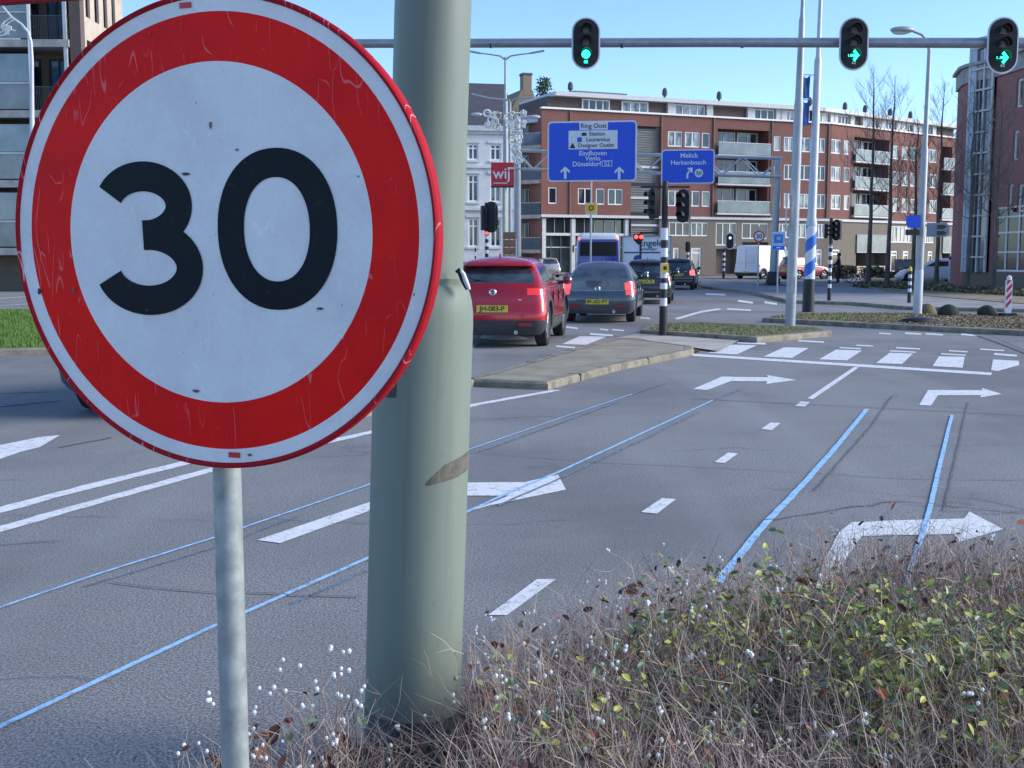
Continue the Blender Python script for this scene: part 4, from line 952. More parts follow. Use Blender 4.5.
tx('Eindhoven',593,153,6.6,M_signw,.054); tx('Venlo',593,158,6.4,M_signw,.054); tx('Düsseldorf',587,163.4,6.4,M_signw,.054)
mb=MB(); rect(mb,602,160.2,612,166,.051,M_signw); mb.build('number_frame',parent=s1); mb=MB(); rect(mb,602.6,160.8,611.4,165.4,.064,M_signb); mb.build('number_field',parent=s1); tx('52',607,163.2,5.6,M_signw,.078)
for ax in (565.8,619):
    mb=MB(); a=T(ax,171.5+(.8 if ax>600 else 0)); s_=12*px2m; plate_xz(mb,[(x+a[0],z+a[1]) for x,z in arrow_up(s_)],-.065,-.051,M_signw); mb.build('arrow',parent=s1)
pA=P(661,150,Y1-1); pB=P(714.5,183.5,Y1-1.5); wS=pB.x-pA.x; hS=pA.z-pB.z
s2=empty('route_sign',((pA.x+pB.x)/2,Y1-1.3,(pA.z+pB.z)/2),R(-8),'smaller blue route sign for Melick and Herkenbosch with a bent arrow','sign','blue route signs on the gantry')
px2m=(Y1-1.3)/F; T=lambda x,y:((x-687.5)*px2m,(166.8-y)*px2m)
mb=MB(); plate_xz(mb,rounded(wS,hS,.15),-.03,.05,M_signw); mb.build('border',parent=s2)
mb=MB(); plate_xz(mb,rounded(wS-.12,hS-.12,.12),-.05,-.031,M_signb); mb.build('plate',parent=s2)
tx('Melick',688.5,156.2,6.6,M_signw,.054,s2); tx('Herkenbosch',688,163,6.4,M_signw,.054,s2)
mb=MB(); a=T(687.5,172.5); s_=px2m
pts=[(-1.2,-6),(-1.2,-1),(2,2.6),(-.2,2.6),(-.2,4.4),(4.6,4.8),(4.9,-.2),(3,-.2),(3,1.6),(.7,-1.4),(.7,-6)]
plate_xz(mb,[(x*s_+a[0],z*s_+a[1]) for x,z in pts[::-1]],-.065,-.051,M_signw); mb.build('arrow',parent=s2)
mb=MB(); a=T(698.3,173.2); mb.lathe([(.001,-.066),(4.2*s_,-.066),(4.2*s_,-.051)],24,M_signw,axis='y',c=(a[0],0,a[1])); mb.build('number_disc',parent=s2); tx('50',698.3,173.4,5.4,M_txtk,.07,s2)
# --- wij sign on its post, panel board, yellow sign
b=G(504.5,283); w_=lambda n:n*b.y/F
wj=empty('shop_sign',b,label='square red sign reading wij on a pale green post',cat='sign')
mb=MB(); mb.path([(0,0,0),(0,0,P(502,188,b.y).z)],[w_(2.2)]*2,10,mat('pale_green_paint',(.40,.47,.38),.5)); mb.build('post',parent=wj)
zc=P(502,174.5,b.y).z; mb=MB(); mb.box((-.1,0,zc),(w_(23),.25,w_(23)),M_signr); mb.box((-.1,0,zc-w_(12)),(w_(23.4),.27,w_(1.4)),M_blackp); mb.build('box',parent=wj)
text('wij',w_(15),'lettering',M_signw,wj,TM(-.1-w_(1),-.13,zc+w_(.5)),.004)
mb=MB(); mb.box((w_(6.2),-.13,zc+w_(6)),(w_(6),.02,w_(1.7)),M_signw); mb.box((-w_(4),-.13,zc-w_(8.5)),(w_(14),.02,w_(.8)),M_signw); mb.build('stroke',parent=wj)
b=G(509.5,287); mb=MB()
for k in range(6):
    z0=.5+k*(P(510,231,b.y).z-.5)/6; mb.box((0,0,z0+.16),(w_(12.5),.06,(P(510,231,b.y).z-.5)/6-.03),mat('brown_board',(.28,.14,.08),.7,var=.3,scale=8))
mb.box((w_(6.6),.05,1.2),(.07,.1,2.6),M_wfr); mb.box((-w_(6.6),.05,1.2),(.07,.1,2.6),M_wfr)
tag(mb.build('information_board',loc=b),'brown slatted board between white posts below the red wij sign','board')
b=G(590.5,284); w_=lambda n:n*b.y/F; ysn=empty('yellow_sign',b,label='small yellow sign on a thin pole beneath the large blue sign',cat='sign')
mb=MB(); mb.path([(0,0,0),(0,0,P(590,181,b.y).z)],[w_(.9)]*2,8,M_polew); mb.build('post',parent=ysn)
mb=MB(); zc=P(591,209,b.y).z; mb.box((0,-.09,zc),(w_(12),.03,w_(12)),M_signw); mb.box((0,-.115,zc+.04),(w_(10.6),.02,w_(9)),M_yellow); mb.build('plate',parent=ysn)
mb=MB(); mb.lathe([(w_(1.6),-.14),(w_(2.6),-.14)],16,M_txtk,axis='y',c=(0,0,zc+.05)); mb.build('ring_mark',parent=ysn)
# --- 30 sign small, blue bus stop sign
b=G(757.5,291); w_=lambda n:n*b.y/F; s30=empty('speed_limit_sign',b,label='small distant round 30 sign on a thin post above the white van',cat='sign')
zc=P(757.8,236.5,b.y).z
mb=MB(); mb.path([(0,0,0),(0,0,zc+w_(10))],[w_(.7)]*2,8,M_pole); mb.build('post',parent=s30)
mb=MB(); mb.lathe([(.001,-.062),(w_(4.3),-.062),(w_(5.7),-.062),(w_(5.7),-.04)],24,None,axis='y',c=(0,0,zc),ms=[M_signw,M_signr,M_signr]); mb.build('plate',parent=s30)
text('30',w_(6),'lettering',M_txtk,s30,TM(0,-.066,zc),.003)
b=G(776.5,296); w_=lambda n:n*b.y/F; bs=empty('information_sign',b,label='light blue panel sign with a darker blue square before the gantry mast',cat='sign')
zc=P(776.3,241,b.y).z; mb=MB(); mb.path([(w_(.5),0,0),(w_(.5),0,zc)],[w_(.9)]*2,8,M_pole); mb.build('post',parent=bs)
mb=MB(); mb.box((0,-.1,zc),(w_(13),.04,w_(18)),mat('pale_blue_plate',(.30,.45,.62),.5)); mb.build('plate',parent=bs)
mb=MB(); mb.box((0,-.125,zc+w_(2.3)),(w_(8.6),.01,w_(8.5)),mat('mid_blue_panel',(.02,.16,.50),.5)); mb.box((0,-.125,zc-w_(6.6)),(w_(11.5),.01,w_(3.4)),M_signb); mb.box((0,-.132,zc-w_(6.6)),(w_(4),.01,w_(1)),M_signw); mb.box((0,-.132,zc+w_(2.3)),(w_(4),.01,w_(3)),mat('pale_blue_plate2',(.2,.4,.6))); mb.build('panel',parent=bs)
# --- double-arm lamp + lower twin lamp with christmas figures
b=G(505.5,281); w_=lambda n:n*b.y/F
dl=empty('street_lamp',b,label='tall double armed street lamp rising above the dark roof',cat='street lamp'); zz=lambda y:P(505.5,y,b.y).z
mb=MB(); mb.path([(0,0,0),(0,0,zz(100)),(0,0,zz(99)),(0,0,zz(57))],[w_(3),w_(2.3),w_(1.4),w_(1.1)],12,M_pole)
for s_ in(-1,1): mb.path([(0,0,zz(60)),(s_*w_(5),0,zz(56)),(s_*w_(14),0,zz(54.5)),(s_*w_(26),0,zz(53))],[w_(1),w_(.8),w_(.7),w_(.6)],8,M_pole)
mb.build('shaft',parent=dl,smooth=40)
for s_ in(-1,1):
    mb=MB(); M=Matrix.Translation((s_*w_(31),0,zz(52)))@Matrix.Rotation(-s_*R(10),4,'Y'); mb.box((0,0,0),(w_(14),.22,w_(1.5)),M_beam,M=None); mb.xf(M); mb.build('lamp_head',parent=dl)
b=G(510,282); tl2=empty('street_lamp',b,label='lower street lamp with four arms behind the lattice ornaments',cat='street lamp'); zz=lambda y:P(510,y,b.y).z
mb=MB(); mb.path([(0,0,0),(0,0,zz(102))],[w_(1.7),w_(1.2)],10,M_pole)
mb.path([(0,0,zz(103)),(-w_(.5),0,zz(100)),(-w_(20),0,zz(98.5)),(-w_(38),0,zz(94))],[w_(1)]*4,8,M_pole); mb.path([(0,0,zz(103)),(w_(4),0,zz(99)),(w_(20),0,zz(97.5))],[w_(.8)]*3,8,M_pole)
mb.path([(-w_(5),0,zz(120)),(-w_(22),0,zz(116))],[w_(.7)]*2,6,M_pole); mb.path([(0,0,zz(120)),(w_(18),0,zz(118))],[w_(.7)]*2,6,M_pole)
mb.build('shaft',parent=tl2,smooth=40)
for x,y,s_ in ((-33,114.5,-1),(24,117,1)):
    mb=MB(); mb.sphere((w_(x),0,zz(y)),w_(6),M_polew,12,6,(1,.4,.32)); mb.build('lamp_head',parent=tl2,smooth=60)
def ornament(px0,py0,px1,py1,Y,label,seed,name='christmas_ornament',n=16):
    rs=random.Random(seed); mb=MB(); mo=mat('ornament_white',(.75,.75,.72),.5); mo2=mat('ornament_gold',(.55,.42,.2),.5)
    c=P((px0+px1)/2,(py0+py1)/2,Y)
    for k in range(n):
        p=P(rs.uniform(px0,px1),rs.uniform(py0,py1),Y)-c; r=rs.uniform(2.,4.2)*Y/F; pts=[]
        if k%3==0:   # star
            for i in range(5):
                a=PI/2+2*PI*i/5; mb.tube(p,p+Vector((r*math.cos(a),0,r*math.sin(a))),.05,.03,5,mo)
                a2=a+PI/5*2; mb.tube(p+Vector((r*math.cos(a),0,r*math.sin(a))),p+Vector((r*.9*math.cos(a+PI*.4),0,r*.9*math.sin(a+PI*.4))),.03,.03,5,mo)
        else:
            for i in range(13): a=2*PI*i/12; pts.append(p+Vector((r*math.cos(a),rs.uniform(-.02,.02),r*math.sin(a)*.9)))
            mb.path(pts,.04,5,mo if k%4 else mo2)
    x0,x1=[P(x,py0,Y).x-c.x for x in(px0,px1)]; zt_=P(px0,py0,Y).z-c.z; zb_=P(px0,py1,Y).z-c.z
    mb.tube((x0,0,zt_),(x1,0,zt_),.04,.04,5,mo)
    return tag(mb.build(name,loc=c),label,'ornament','lattice street ornaments')
ornament(487,113,502,127,60,'white lattice star ornament left of the lamp pole under the roof eaves',1,n=12)
ornament(508,113,524,127,60,'white and gold lattice star ornament right of the lamp pole',2,n=13)
ornament(511,131,522,165,60,'hanging column of lattice stars above the gantry mast beside the red sign',3,n=16)
# left lamp
b=Vector((gx(32.5,36),36.,0)); w_=lambda n:n*36/F
ll=empty('street_lamp',b,label='white curved street lamp before the balconies at the upper left',cat='street lamp'); q=lambda x,y:P(x,y,36)-b
mb=MB(); pt=[q(32.5,300),q(32,110),q(32,60),q(31,42),q(28,32),q(21,24),q(12,18),q(2,6),q(-12,-6)]; pt[0]=Vector((0,0,0)); pt=[Vector((v.x,0,v.z)) for v in pt]
mb.path(pt,[w_(2.8),w_(2.2),w_(1.6),w_(1.5),w_(1.4),w_(1.4),w_(1.4),w_(1.2),w_(1)],10,M_polew); mb.build('shaft',parent=ll,smooth=50)
mb=MB(); p=q(-22,-12); mb.sphere((p.x,0,p.z),.38,M_polew,12,6,(1,.4,.3)); mb.build('lamp_head',parent=ll,smooth=60)
c=P(6,28,35.8); mb=MB(); mo=mat('ornament_white',(.75,.75,.72),.5)
for k in range(9):
    a=k*.7; pts=[(.35*math.cos(a)*.6*t+.12*math.sin(t*6+k),0,.3*math.sin(a)*.8*t+.08*math.cos(t*5+k)) for t in (0.,.2,.4,.6,.8,1.)]; mb.path(pts,.016,5,mo)
mb.box((.0,0,-.32),(.8,.04,.03),mo)
tag(mb.build('christmas_ornament',loc=c),'white curled ornament hanging on the lamp at the left edge','ornament','lattice street ornaments')
# boulders and beacon
rs=random.Random(2)
M_rock=mat('dark_boulder',(.035,.04,.03),.9,var=.5,scale=6,bump=.6,bscale=14)
for i,(px,py,wd,lab) in enumerate(((926,313.5,20,'dull brownish boulder partly behind the street lamp foot'),(948,316,23,'large dark rounded boulder in the middle of the verge'),(987,316,21,'dark rounded boulder left of the red and white beacon'))):
    p=G(px,py,.1); r=wd/2*.93*p.y/F; mb=MB(); mb.sphere((0,0,.05),r,M_rock if i else M_hedgeb,20,12,(1,.8,.86))
    mb.v=[(x*(1+.05*math.sin(5*z*3+x*4)),y,z*(1+.06*math.sin(x*6+i))) for x,y,z in mb.v]
    tag(mb.build('boulder',loc=p,smooth=60),lab,'boulder','boulders on the verge')
p=G(1007.5,316.5,.1); w_=lambda n:n*p.y/F; bc=empty('traffic_beacon',p,label='upright white plate with slanting red stripes on the verge at the right edge',cat='beacon')
hb=w_(33); mb=MB(); plate_xz(mb,[(x,z+hb/2+.08) for x,z in rounded(w_(6.5),hb,.03)],-.03,.03,M_signw); mb.build('plate',parent=bc)
mb=MB()
for k in range(4):
    z=.2+k*hb*.23; ww=w_(2.5); plate_xz(mb,[(-ww,z),(ww,z+.14),(ww,z+.24),(-ww,z+.10)],-.036,-.031,M_signr)
mb.build('red_stripe',parent=bc); mb=MB(); mb.box((0,0,.04),(.35,.25,.08),M_blackp); mb.build('foot',parent=bc); mb=MB(); mb.lathe([(.06,0),(.06,.08),(.001,.12)],10,M_signw,c=(0,0,hb+.08)); mb.build('knob',parent=bc)
p=G(951,283.5); mb=MB(); mb.box((0,0,.75),(.30,.2,1.3),M_signw); mb.box((0,0,1.5),(.32,.22,.2),mat('purple_cap',(.15,.05,.2),.5)); tag(mb.build('advert_column',loc=p),'slim white pillar with purple top against the purple brick corner','pillar')
p=G(907,279.5); cbn=empty('waste_container',p,label='blue grey waste container behind the bare tree trunks',cat='container')
mb=MB(); mb.prism([(-.75,-.5),(.75,-.5),(.7,.5),(-.7,.5)],.1,1.3,mat('container_blue',(.07,.11,.17),.5)); mb.build('body',parent=cbn); mb=MB(); mb.box((0,0,1.36),(1.55,1.05,.1),M_blackp); mb.build('lid',parent=cbn)
exec_cars=True
# ---------------------------------------------------------------- vehicles
def interp(pts,x):
    if x<=pts[0][0]: return pts[0][1]
    for (a,b),(c,d) in zip(pts[:-1],pts[1:]):
        if x<=c: return b+(d-b)*(x-a)/(c-a)
    return pts[-1][1]
def ringpts(X,y0,y1,rc,nr,nc,ns,bow=.0,bowf=.1):
    out=[]
    for i in range(nr+1): x=-(X-rc)+2*(X-rc)*i/nr; out.append((x,y0+bow*(x/X)**2))
    yb=y0+bow*((X-rc)/X)**2
    for i in range(1,nc): a=-PI/2+PI/2*i/nc; out.append((X-rc+rc*math.cos(a),yb+rc+rc*math.sin(a)))
    yf=y1-bowf*((X-rc)/X)**2
    for i in range(ns+1): out.append((X,yb+rc+(yf-rc-yb-rc)*i/ns))
    for i in range(1,nc): a=PI/2*i/nc; out.append((X-rc+rc*math.cos(a),yf-rc+rc*math.sin(a)))
    for i in range(nr+1): x=(X-rc)-2*(X-rc)*i/nr; out.append((x,y1-bowf*(x/X)**2))
    for i in range(1,nc): a=PI/2+PI/2*i/nc; out.append((-(X-rc)+rc*math.cos(a),yf-rc+rc*math.sin(a)))
    for i in range(ns+1): out.append((-X,yf-rc-(yf-rc-yb-rc)*i/ns))
    for i in range(1,nc): a=PI+PI/2*i/nc; out.append((-(X-rc)+rc*math.cos(a),yb+rc+rc*math.sin(a)))
    return out
class Parts(dict):
    def get_(s,k):
        if k not in s: s[k]=MB()
        return s[k]
def loft(parts,rings,pick,cap_top=True,cap_bot=False,key='body',m=None):
    """rings: list of lists of 3d points with equal count"""
    N=len(rings[0])
    for j in range(len(rings)-1):
        for i in range(N):
            q=[rings[j][i],rings[j][(i+1)%N],rings[j+1][(i+1)%N],rings[j+1][i]]
            c=[sum(v[k] for v in q)/4 for k in range(3)]
            k,mm=pick(c,i,j)
            if k is None: continue
            parts.setdefault(k,[]).append((q,mm))
    if cap_top: parts.setdefault(key,[]).append((rings[-1],m))
    if cap_bot: parts.setdefault(key,[]).append((rings[0][::-1],m))
def flush(parts,root,smooth=35,weld=True,names=None):
    out={}
    for k,fl in parts.items():
        mb=MB(); idx={}
        for q,mm in fl:
            ids=[]
            for v in q:
                key=tuple(round(c,4) for c in v)
                if key not in idx: idx[key]=len(mb.v); mb.v.append(tuple(v))
                ids.append(idx[key])
            ids2=[a for a,b in zip(ids,ids[1:]+ids[:1]) if a!=b]
            if len(set(ids2))<3: continue
            mb.f.append(tuple(ids2)); mb.m.append(mb.mi(mm))
        nm=k.split('#')[0]; out[k]=mb.build(nm,parent=root,smooth=smooth)
    return out
def wheel_parts(root,x,y,r,wd,side,nsp=5,rim=None):
    rim=rim or M_alloy
    w=bpy.data.objects.new('wheel',None); COL.objects.link(w); w.parent=root; w.location=(x,y,r); w.empty_display_size=.1
    mb=MB(); h=wd/2; mb.lathe([(r*.64,-h*.8),(r*.9,-h),(r*.985,-h*.8),(r,-h*.4),(r,h*.4),(r*.985,h*.8),(r*.9,h),(r*.64,h*.8),(r*.64,-h*.8)],28,M_rubber,axis='x'); mb.build('tyre',parent=w,smooth=40)
    mb=MB(); mb.lathe([(r*.65,-h*.7),(r*.65,h*.7)],24,M_blackp,axis='x'); mb.lathe([(.001,h*.1*side),(r*.64,h*.1*side)],24,M_blackp,axis='x'); mb.lathe([(r*.66,h*.78*side),(r*.6,h*.82*side),(r*.58,h*.55*side)],28,rim,axis='x')
    for k in range(nsp):
        a=2*PI*k/nsp; c,s=math.cos(a),math.sin(a)
        for da in(-.16,.16):
            mb.tube((h*.55*side,0,0),(h*.66*side,r*.62*math.cos(a+da),r*.62*math.sin(a+da)),r*.07,r*.05,6,rim)
    mb.lathe([(.001,h*.75*side),(r*.14,h*.7*side),(r*.16,h*.4*side)],12,rim,axis='x'); mb.build('rim',parent=w,smooth=40)
def car(label,cat,pos,bearing,paint,L=4.3,Wd=1.78,Ht=1.5,belt=1.0,style='hatch',clad=None,tail=(.86,1.04,.55),plate=None,platez=.64,badge=True,brake=False,group='cars queuing away from the camera',sc=1.,wr=.33,tailm=None,glassm=None,detail=True,name='car',hood=None,chrome=None):
    X=Wd/2; zb=.22; root=empty(name,pos,-bearing,label,cat,group); root.scale=(sc,)*3
    clad=clad or paint; gm=glassm or M_carglass; tailm=tailm or M_tail
    yw=(wr+.42 if style!='sedan' else wr+.62, L-wr-.5)
    Ra=wr+.055
    def ztop_(y):
        if style=='sedan':
            return interp([(0,belt+.0),(.55,belt+.02),(L*.62,belt-.02),(L*.8,belt-.12),(L,belt-.36)],y)
        return interp([(0,belt),(L*.55,belt-.02),(L*.76,belt-.08),(L*.9,belt-.2),(L,belt-.4)],y)
    rear=[(zb,.10),(.32,.03),(.45,0.),(.6,.0),(.72,.045),(.86,.06),(belt,.12 if style!='sedan' else .06)]
    if style=='van': rear=[(zb,.06),(.4,0),(.7,.0),(.72,.04),(belt,.06)]
    front=[(zb,L-.12),(.4,L-.02),(.6,L),(.8,L-.1),(belt,L-.3)]
    tl0,tl1,tlx=tail
    lv=sorted({zb,zb+.05,.34,.47,.55,.63,.72,.80,tl0,tl1,belt-.05,belt-.015,belt})
    lv=[z for z in lv if z<=belt+1e-6]
    wprof=[(zb,.88),(zb+.05,.94),(.34,.985),(.55,1.01),(.72,1.0),(belt-.15,.97),(belt-.05,.965),(belt-.015,.94),(belt,.915)]
    ns=64; nr=16; nc=5; rings=[]
    for z in lv:
        xx=X*interp(wprof,z); y0=interp(rear,z); y1=interp(front,z); rg=[]
        for (x,y) in ringpts(xx,y0,y1,.20,nr,nc,ns,.10,.25):
            t=(z-zb)/(belt-zb); zz_=zb+t*(ztop_(y)-zb)
            if abs(x)>xx*.72:
                for yc in yw:
                    d=abs(y-yc)
                    if d<Ra: zz_=max(zz_,wr+math.sqrt(Ra*Ra-d*d))
            rg.append((x,y,zz_))
        rings.append(rg)
    def pk(c,i,j):
        x,y,z=c; zl=(lv[j]+lv[j+1])/2
        if y<.55 and tl0<zl<tl1 and abs(x)>X*tlx and (y<.42): return ('tail_light#'+('l' if x<0 else 'r'),tailm)
        if zl<.47 and clad is not paint: return ('bumper',clad)
        nearw=any(abs(y-yc)<Ra+.11 and z<wr+math.sqrt(max(0,(Ra+.11)**2-(y-yc)**2)) for yc in yw)
        if nearw and clad is not paint and abs(x)>X*.8: return ('bumper',clad)
        return ('body',paint)
    parts={}; loft(parts,rings,pk,key='body',m=paint)
    # cabin
    z0,z1=belt-.01,Ht
    if style=='hatch': rc_=[(z0,.14),(belt+.06,.19),(z1-.12,.62),(z1-.10,.46),(z1-.05,.50),(z1,.66)]; fr=[(z0,L*.70),(z1-.06,L*.47),(z1,L*.44)]
    elif style=='sedan': rc_=[(z0,.52),(z1-.07,1.18),(z1,1.32)]; fr=[(z0,L*.72),(z1-.06,L*.50),(z1,L*.46)]
    elif style=='van': rc_=[(z0,.06),(z1-.06,.10),(z1,.2)]; fr=[(z0,L-.42),(z1-.5,L-1.0),(z1-.05,L-1.5),(z1,L-1.65)]
    else: rc_=[(z0,.12),(belt+.06,.14),(z1-.12,.34),(z1-.10,.24),(z1-.04,.26),(z1,.38)]; fr=[(z0,L*.72),(z1-.06,L*.52),(z1,L*.5)]
    tum=(.70 if style=='hatch' else .74) if style!='van' else .93
    cl=[z0,belt+.055,belt+.06+(z1-.14-belt-.06)*.33,belt+.06+(z1-.14-belt-.06)*.66,z1-.14,z1-.10,z1-.055,z1-.02,z1]
    if style=='van': cl=[z0,belt+.1,belt+.35,belt+.6,z1-.2,z1-.12,z1-.055,z1-.02,z1]
    rg2=[]
    for k,z in enumerate(cl):
        t=(z-z0)/(z1-z0); xx=X*.915*(1-(1-tum)*t**1.15); ins=[0,0,0,0,0,0,.015,.05,.13][k]; xx-=ins
        y0=interp(rc_,z)+ins*.5; y1=interp(fr,z)
        rg2.append([(x,y,(z if z<z1 else z1+.025*(1-(x/xx)**2))-(.05*max(0,1-y/1.6)**1.3 if (style=='hatch' and z>z1-.2) else 0)) for (x,y) in ringpts(xx,y0,y1,.14,nr,nc,ns,.10,.22)])
    # centre roof ring
    rg2.append([(x*.5,(y-L*.4)*.6+L*.4,z1+.03) for x,y,z in rg2[-1]])
    yrb=lambda z:interp(rc_,z); yfb=lambda z:interp(fr,z)
    def pk2(c,i,j):
        x,y,z=c
        if 1<=j<=3:
            y0,y1=yrb(z),yfb(z); xx=X*.915*(1-(1-tum)*((z-z0)/(z1-z0))**1.15)
            if y<y0+.20 and abs(x)<xx-.10: return (('rear_window',gm) if style!='van' else ('body',paint))
            if y>y1-.40 and abs(x)<xx-.08 : return ('windscreen',gm)
            if abs(x)>xx-.03 and y0+.22<y<y1-.28:
                f=(y-y0)/(y1-y0)
                if style=='van':
                    if f>.80: return ('side_window#'+('l' if x<0 else 'r'),gm)
                    return ('body',paint)
                if abs(f-.56)<.02 or f<.14 and style=='suv' and False: return ('pillar',M_blackp)
                if style in('hatch','suv') and f<.13: return ('body',paint)
                return ('side_window#'+('l' if x<0 else 'r'),gm)
            return ('body',paint)
        return ('body',paint)
    loft(parts,rg2,pk2,key='body',m=paint)
    flush(parts,root)
    # dark underside / wheel wells
    mb=MB(); mb.box((0,L/2,.36),(Wd*.74,L*.9,.30),M_blackp); mb.build('underbody',parent=root)
    for yc in yw:
        for s_ in(-1,1): wheel_parts(root,s_*(X-.13),yc,wr,.21,s_)
    # licence plate
    ysf=interp(rear,platez)
    mb=MB(); mb.box((0,ysf-.012,platez),(.52,.02,.115),M_plate); pl=mb.build('number_plate',parent=root)
    if plate: text(plate,.115,'lettering',M_txtk,pl,TM(0,ysf-.024,platez),.001)
    if not detail: return root
    zb_=platez+.27 if style!='sedan' else platez+.3
    if badge:
        mb=MB(); mb.lathe([(.035,-.012),(.05,-.018),(.062,-.006)],20,M_chrome,axis='y',c=(0,interp(rear,zb_)-.0,zb_)); mb.tube((-.04,interp(rear,zb_)-.012,zb_+.015),(0,interp(rear,zb_)-.012,zb_-.012),.008,.008,6,M_chrome); mb.tube((.04,interp(rear,zb_)-.012,zb_+.015),(0,interp(rear,zb_)-.012,zb_-.012),.008,.008,6,M_chrome); mb.build('badge',parent=root)
    if chrome:
        mb=MB(); yy=interp(rear,chrome); n=10; pts=[(X*.9*(2*k/n-1),yy-.008+.10*(.9*(2*k/n-1))**2,chrome) for k in range(n+1)]; mb.path(pts,.014,6,M_chrome); mb.build('trim_strip',parent=root)
    for s_ in(-1,1):
        mb=MB(); mb.sphere((s_*(X+.08),L*.66,belt+.06),.13,paint,12,8,(.8,.55,.65)); mb.tube((s_*(X-.08),L*.665,belt+.0),(s_*(X+.05),L*.66,belt+.03),.03,.03,6,M_blackp)
        mi=mb.build('wing_mirror',parent=root,smooth=50); g_=MB(); g_.sphere((s_*(X+.085),L*.66-.05,belt+.06),.1,M_carglass,10,6,(.8,.3,.6)); g_.build('mirror_glass',parent=mi)
        mb=MB(); mb.box((s_*X*.62,.02,.40),(.22,.03,.05),mat('reflector_red',(.4,.02,.02),.3)); mb.build('reflector',parent=root)
        for yy in (L*.36,L*.56):
            mb=MB(); mb.box((s_*(X*.995),yy,belt-.16),(.03,.16,.03),paint); mb.build('door_handle',parent=root)
        # door seams
    mb=MB()
    for s_ in(-1,1):
        for yy in (L*.30,L*.50,L*.70): mb.box((s_*(X*.992),yy,.68),(.025,.010,.5),M_blackp)
    mb.build('door_seam',parent=root)
    if style in('hatch','suv'):
        mb=MB(); yz=interp(rc_,belt+.1); mb.path([(0.0,yz-.03,belt+.05),(-.3,yz-.0,belt+.10),(-.45,yz+.02,belt+.14)],[.02,.012,.008],6,M_black); mb.build('rear_wiper',parent=root)
        mb=MB(); mb.box((0,interp(rc_,z1-.1)+.0,z1-.075),(.25,.02,.018),M_brake if brake else M_tail); mb.build('high_brake_light',parent=root)
        mb=MB(); mb.box((X*.48,.085,platez+.15),(.12,.01,.018),M_chrome); mb.build('model_badge',parent=root)
    yy=interp(rc_,z1)+.18
    mb=MB(); vs=[(-.02,yy,z1),(.02,yy,z1),(0,yy+.02,z1+.11),(-.02,yy+.16,z1),(.02,yy+.16,z1),(0,yy+.05,z1+.11)]; mb.add(vs,[(0,1,2),(3,5,4),(0,2,5,3),(1,4,5,2)],paint); mb.build('antenna',parent=root)
    mb=MB(); mb.tube((X*.45,.02,.27),(X*.45,.2,.27),.035,.035,10,M_chrome); mb.build('exhaust_pipe',parent=root)
    # seats seen through: head-rest shapes are hidden by dark glass
    return root
P_red=mat('red_car_paint',(.52,.008,.018),.28,.35,var=.04,coat=1.)
P_dark=mat('dark_grey_car_paint',(.10,.11,.125),.28,.4,var=.05,coat=1.)
P_black=mat('black_car_paint',(.028,.028,.03),.28,.3,var=.05,coat=1.)
P_silver=mat('silver_car_paint',(.50,.49,.46),.3,.6,var=.05,coat=1.)
P_white=mat('white_van_paint',(.80,.81,.83),.35,.0,var=.06,coat=.6)
P_navy=mat('navy_bus_paint',(.035,.045,.32),.3,.2,var=.08,coat=1.)
M_clad=mat('grey_plastic_cladding',(.05,.052,.055),.6,var=.2)
g_=G(492,348.5); car('bright red crossover with black lower cladding, nearest in the queue beside the green pole','car',(g_.x,g_.y,0),R(8.5),P_red,L=4.28,Wd=1.77,Ht=1.50,belt=1.03,style='hatch',clad=M_clad,tail=(.89,1.0,.62),tailm=mat('tail_lamp_bright',(.45,.01,.015),.12,var=.3,scale=9,coat=1.,emit=(1.,.05,.04),es=.3),plate='JH-083-P',platez=.66,wr=.365)
g_=G(597,323.5); car('dark grey saloon with a yellow plate and red lamps, second in the queue','car',(g_.x,g_.y,0),R(9.5),P_dark,L=4.6,Wd=1.70,Ht=1.39,belt=.98,style='sedan',tail=(.66,.95,.76),plate='89-XD-PT',platez=.50,wr=.31,chrome=.76,brake=True,tailm=M_taill)
g_=G(646,304.5); car('black estate car with pale roof shine and muddy yellow plate behind the striped post','car',(g_.x,g_.y,0),R(9.5),P_black,L=4.4,Wd=1.62,Ht=1.44,belt=.95,style='suv',tail=(.80,.94,.80),plate='14-GR-ZL',platez=.74,wr=.31,chrome=.40)
g_=G(677.5,290); car('small black hatchback with one glowing red lamp, farthest right in the queue','car',(g_.x,g_.y,0),R(12),P_black,L=3.9,Wd=1.55,Ht=1.46,belt=.95,style='suv',tail=(.70,1.0,.74),plate='71-TK-HB',platez=.72,wr=.30,tailm=M_brake,chrome=.42)
g_=G(551,277.5); car('silver hatchback ahead of the dark grey saloon near the coach','car',(g_.x,g_.y,0),R(-10),P_silver,L=4.1,Wd=1.62,Ht=1.5,belt=1.,style='suv',tail=(.8,1.0,.7),plate='22-PB-NN',platez=.6,wr=.30)
g_=G(546,272.5); car('small red car with lit brake lamps just beyond the silver hatchback','car',(g_.x,g_.y,0),R(-6),P_red,L=4.1,Wd=1.75,Ht=1.75,belt=1.1,style='suv',tail=(.95,1.2,.6),platez=.6,tailm=M_brake,brake=True,detail=False)
g_=G(136,420); car('car hidden behind the round sign with only its rear tyre showing','car',(g_.x,g_.y,0),R(6),P_dark,L=4.1,Wd=1.70,Ht=1.42,belt=.95,style='hatch',plate='53-LN-GD',platez=.66,wr=.31,detail=False)
g_=G(938,283.5); wc=car('white hatchback parked sideways behind the street lamp and tree trunks','car',(g_.x+2.,g_.y+1,0),R(-80),P_white,L=4.1,Wd=1.7,Ht=1.45,belt=.95,style='hatch',group='parked cars by the brick building',detail=False)
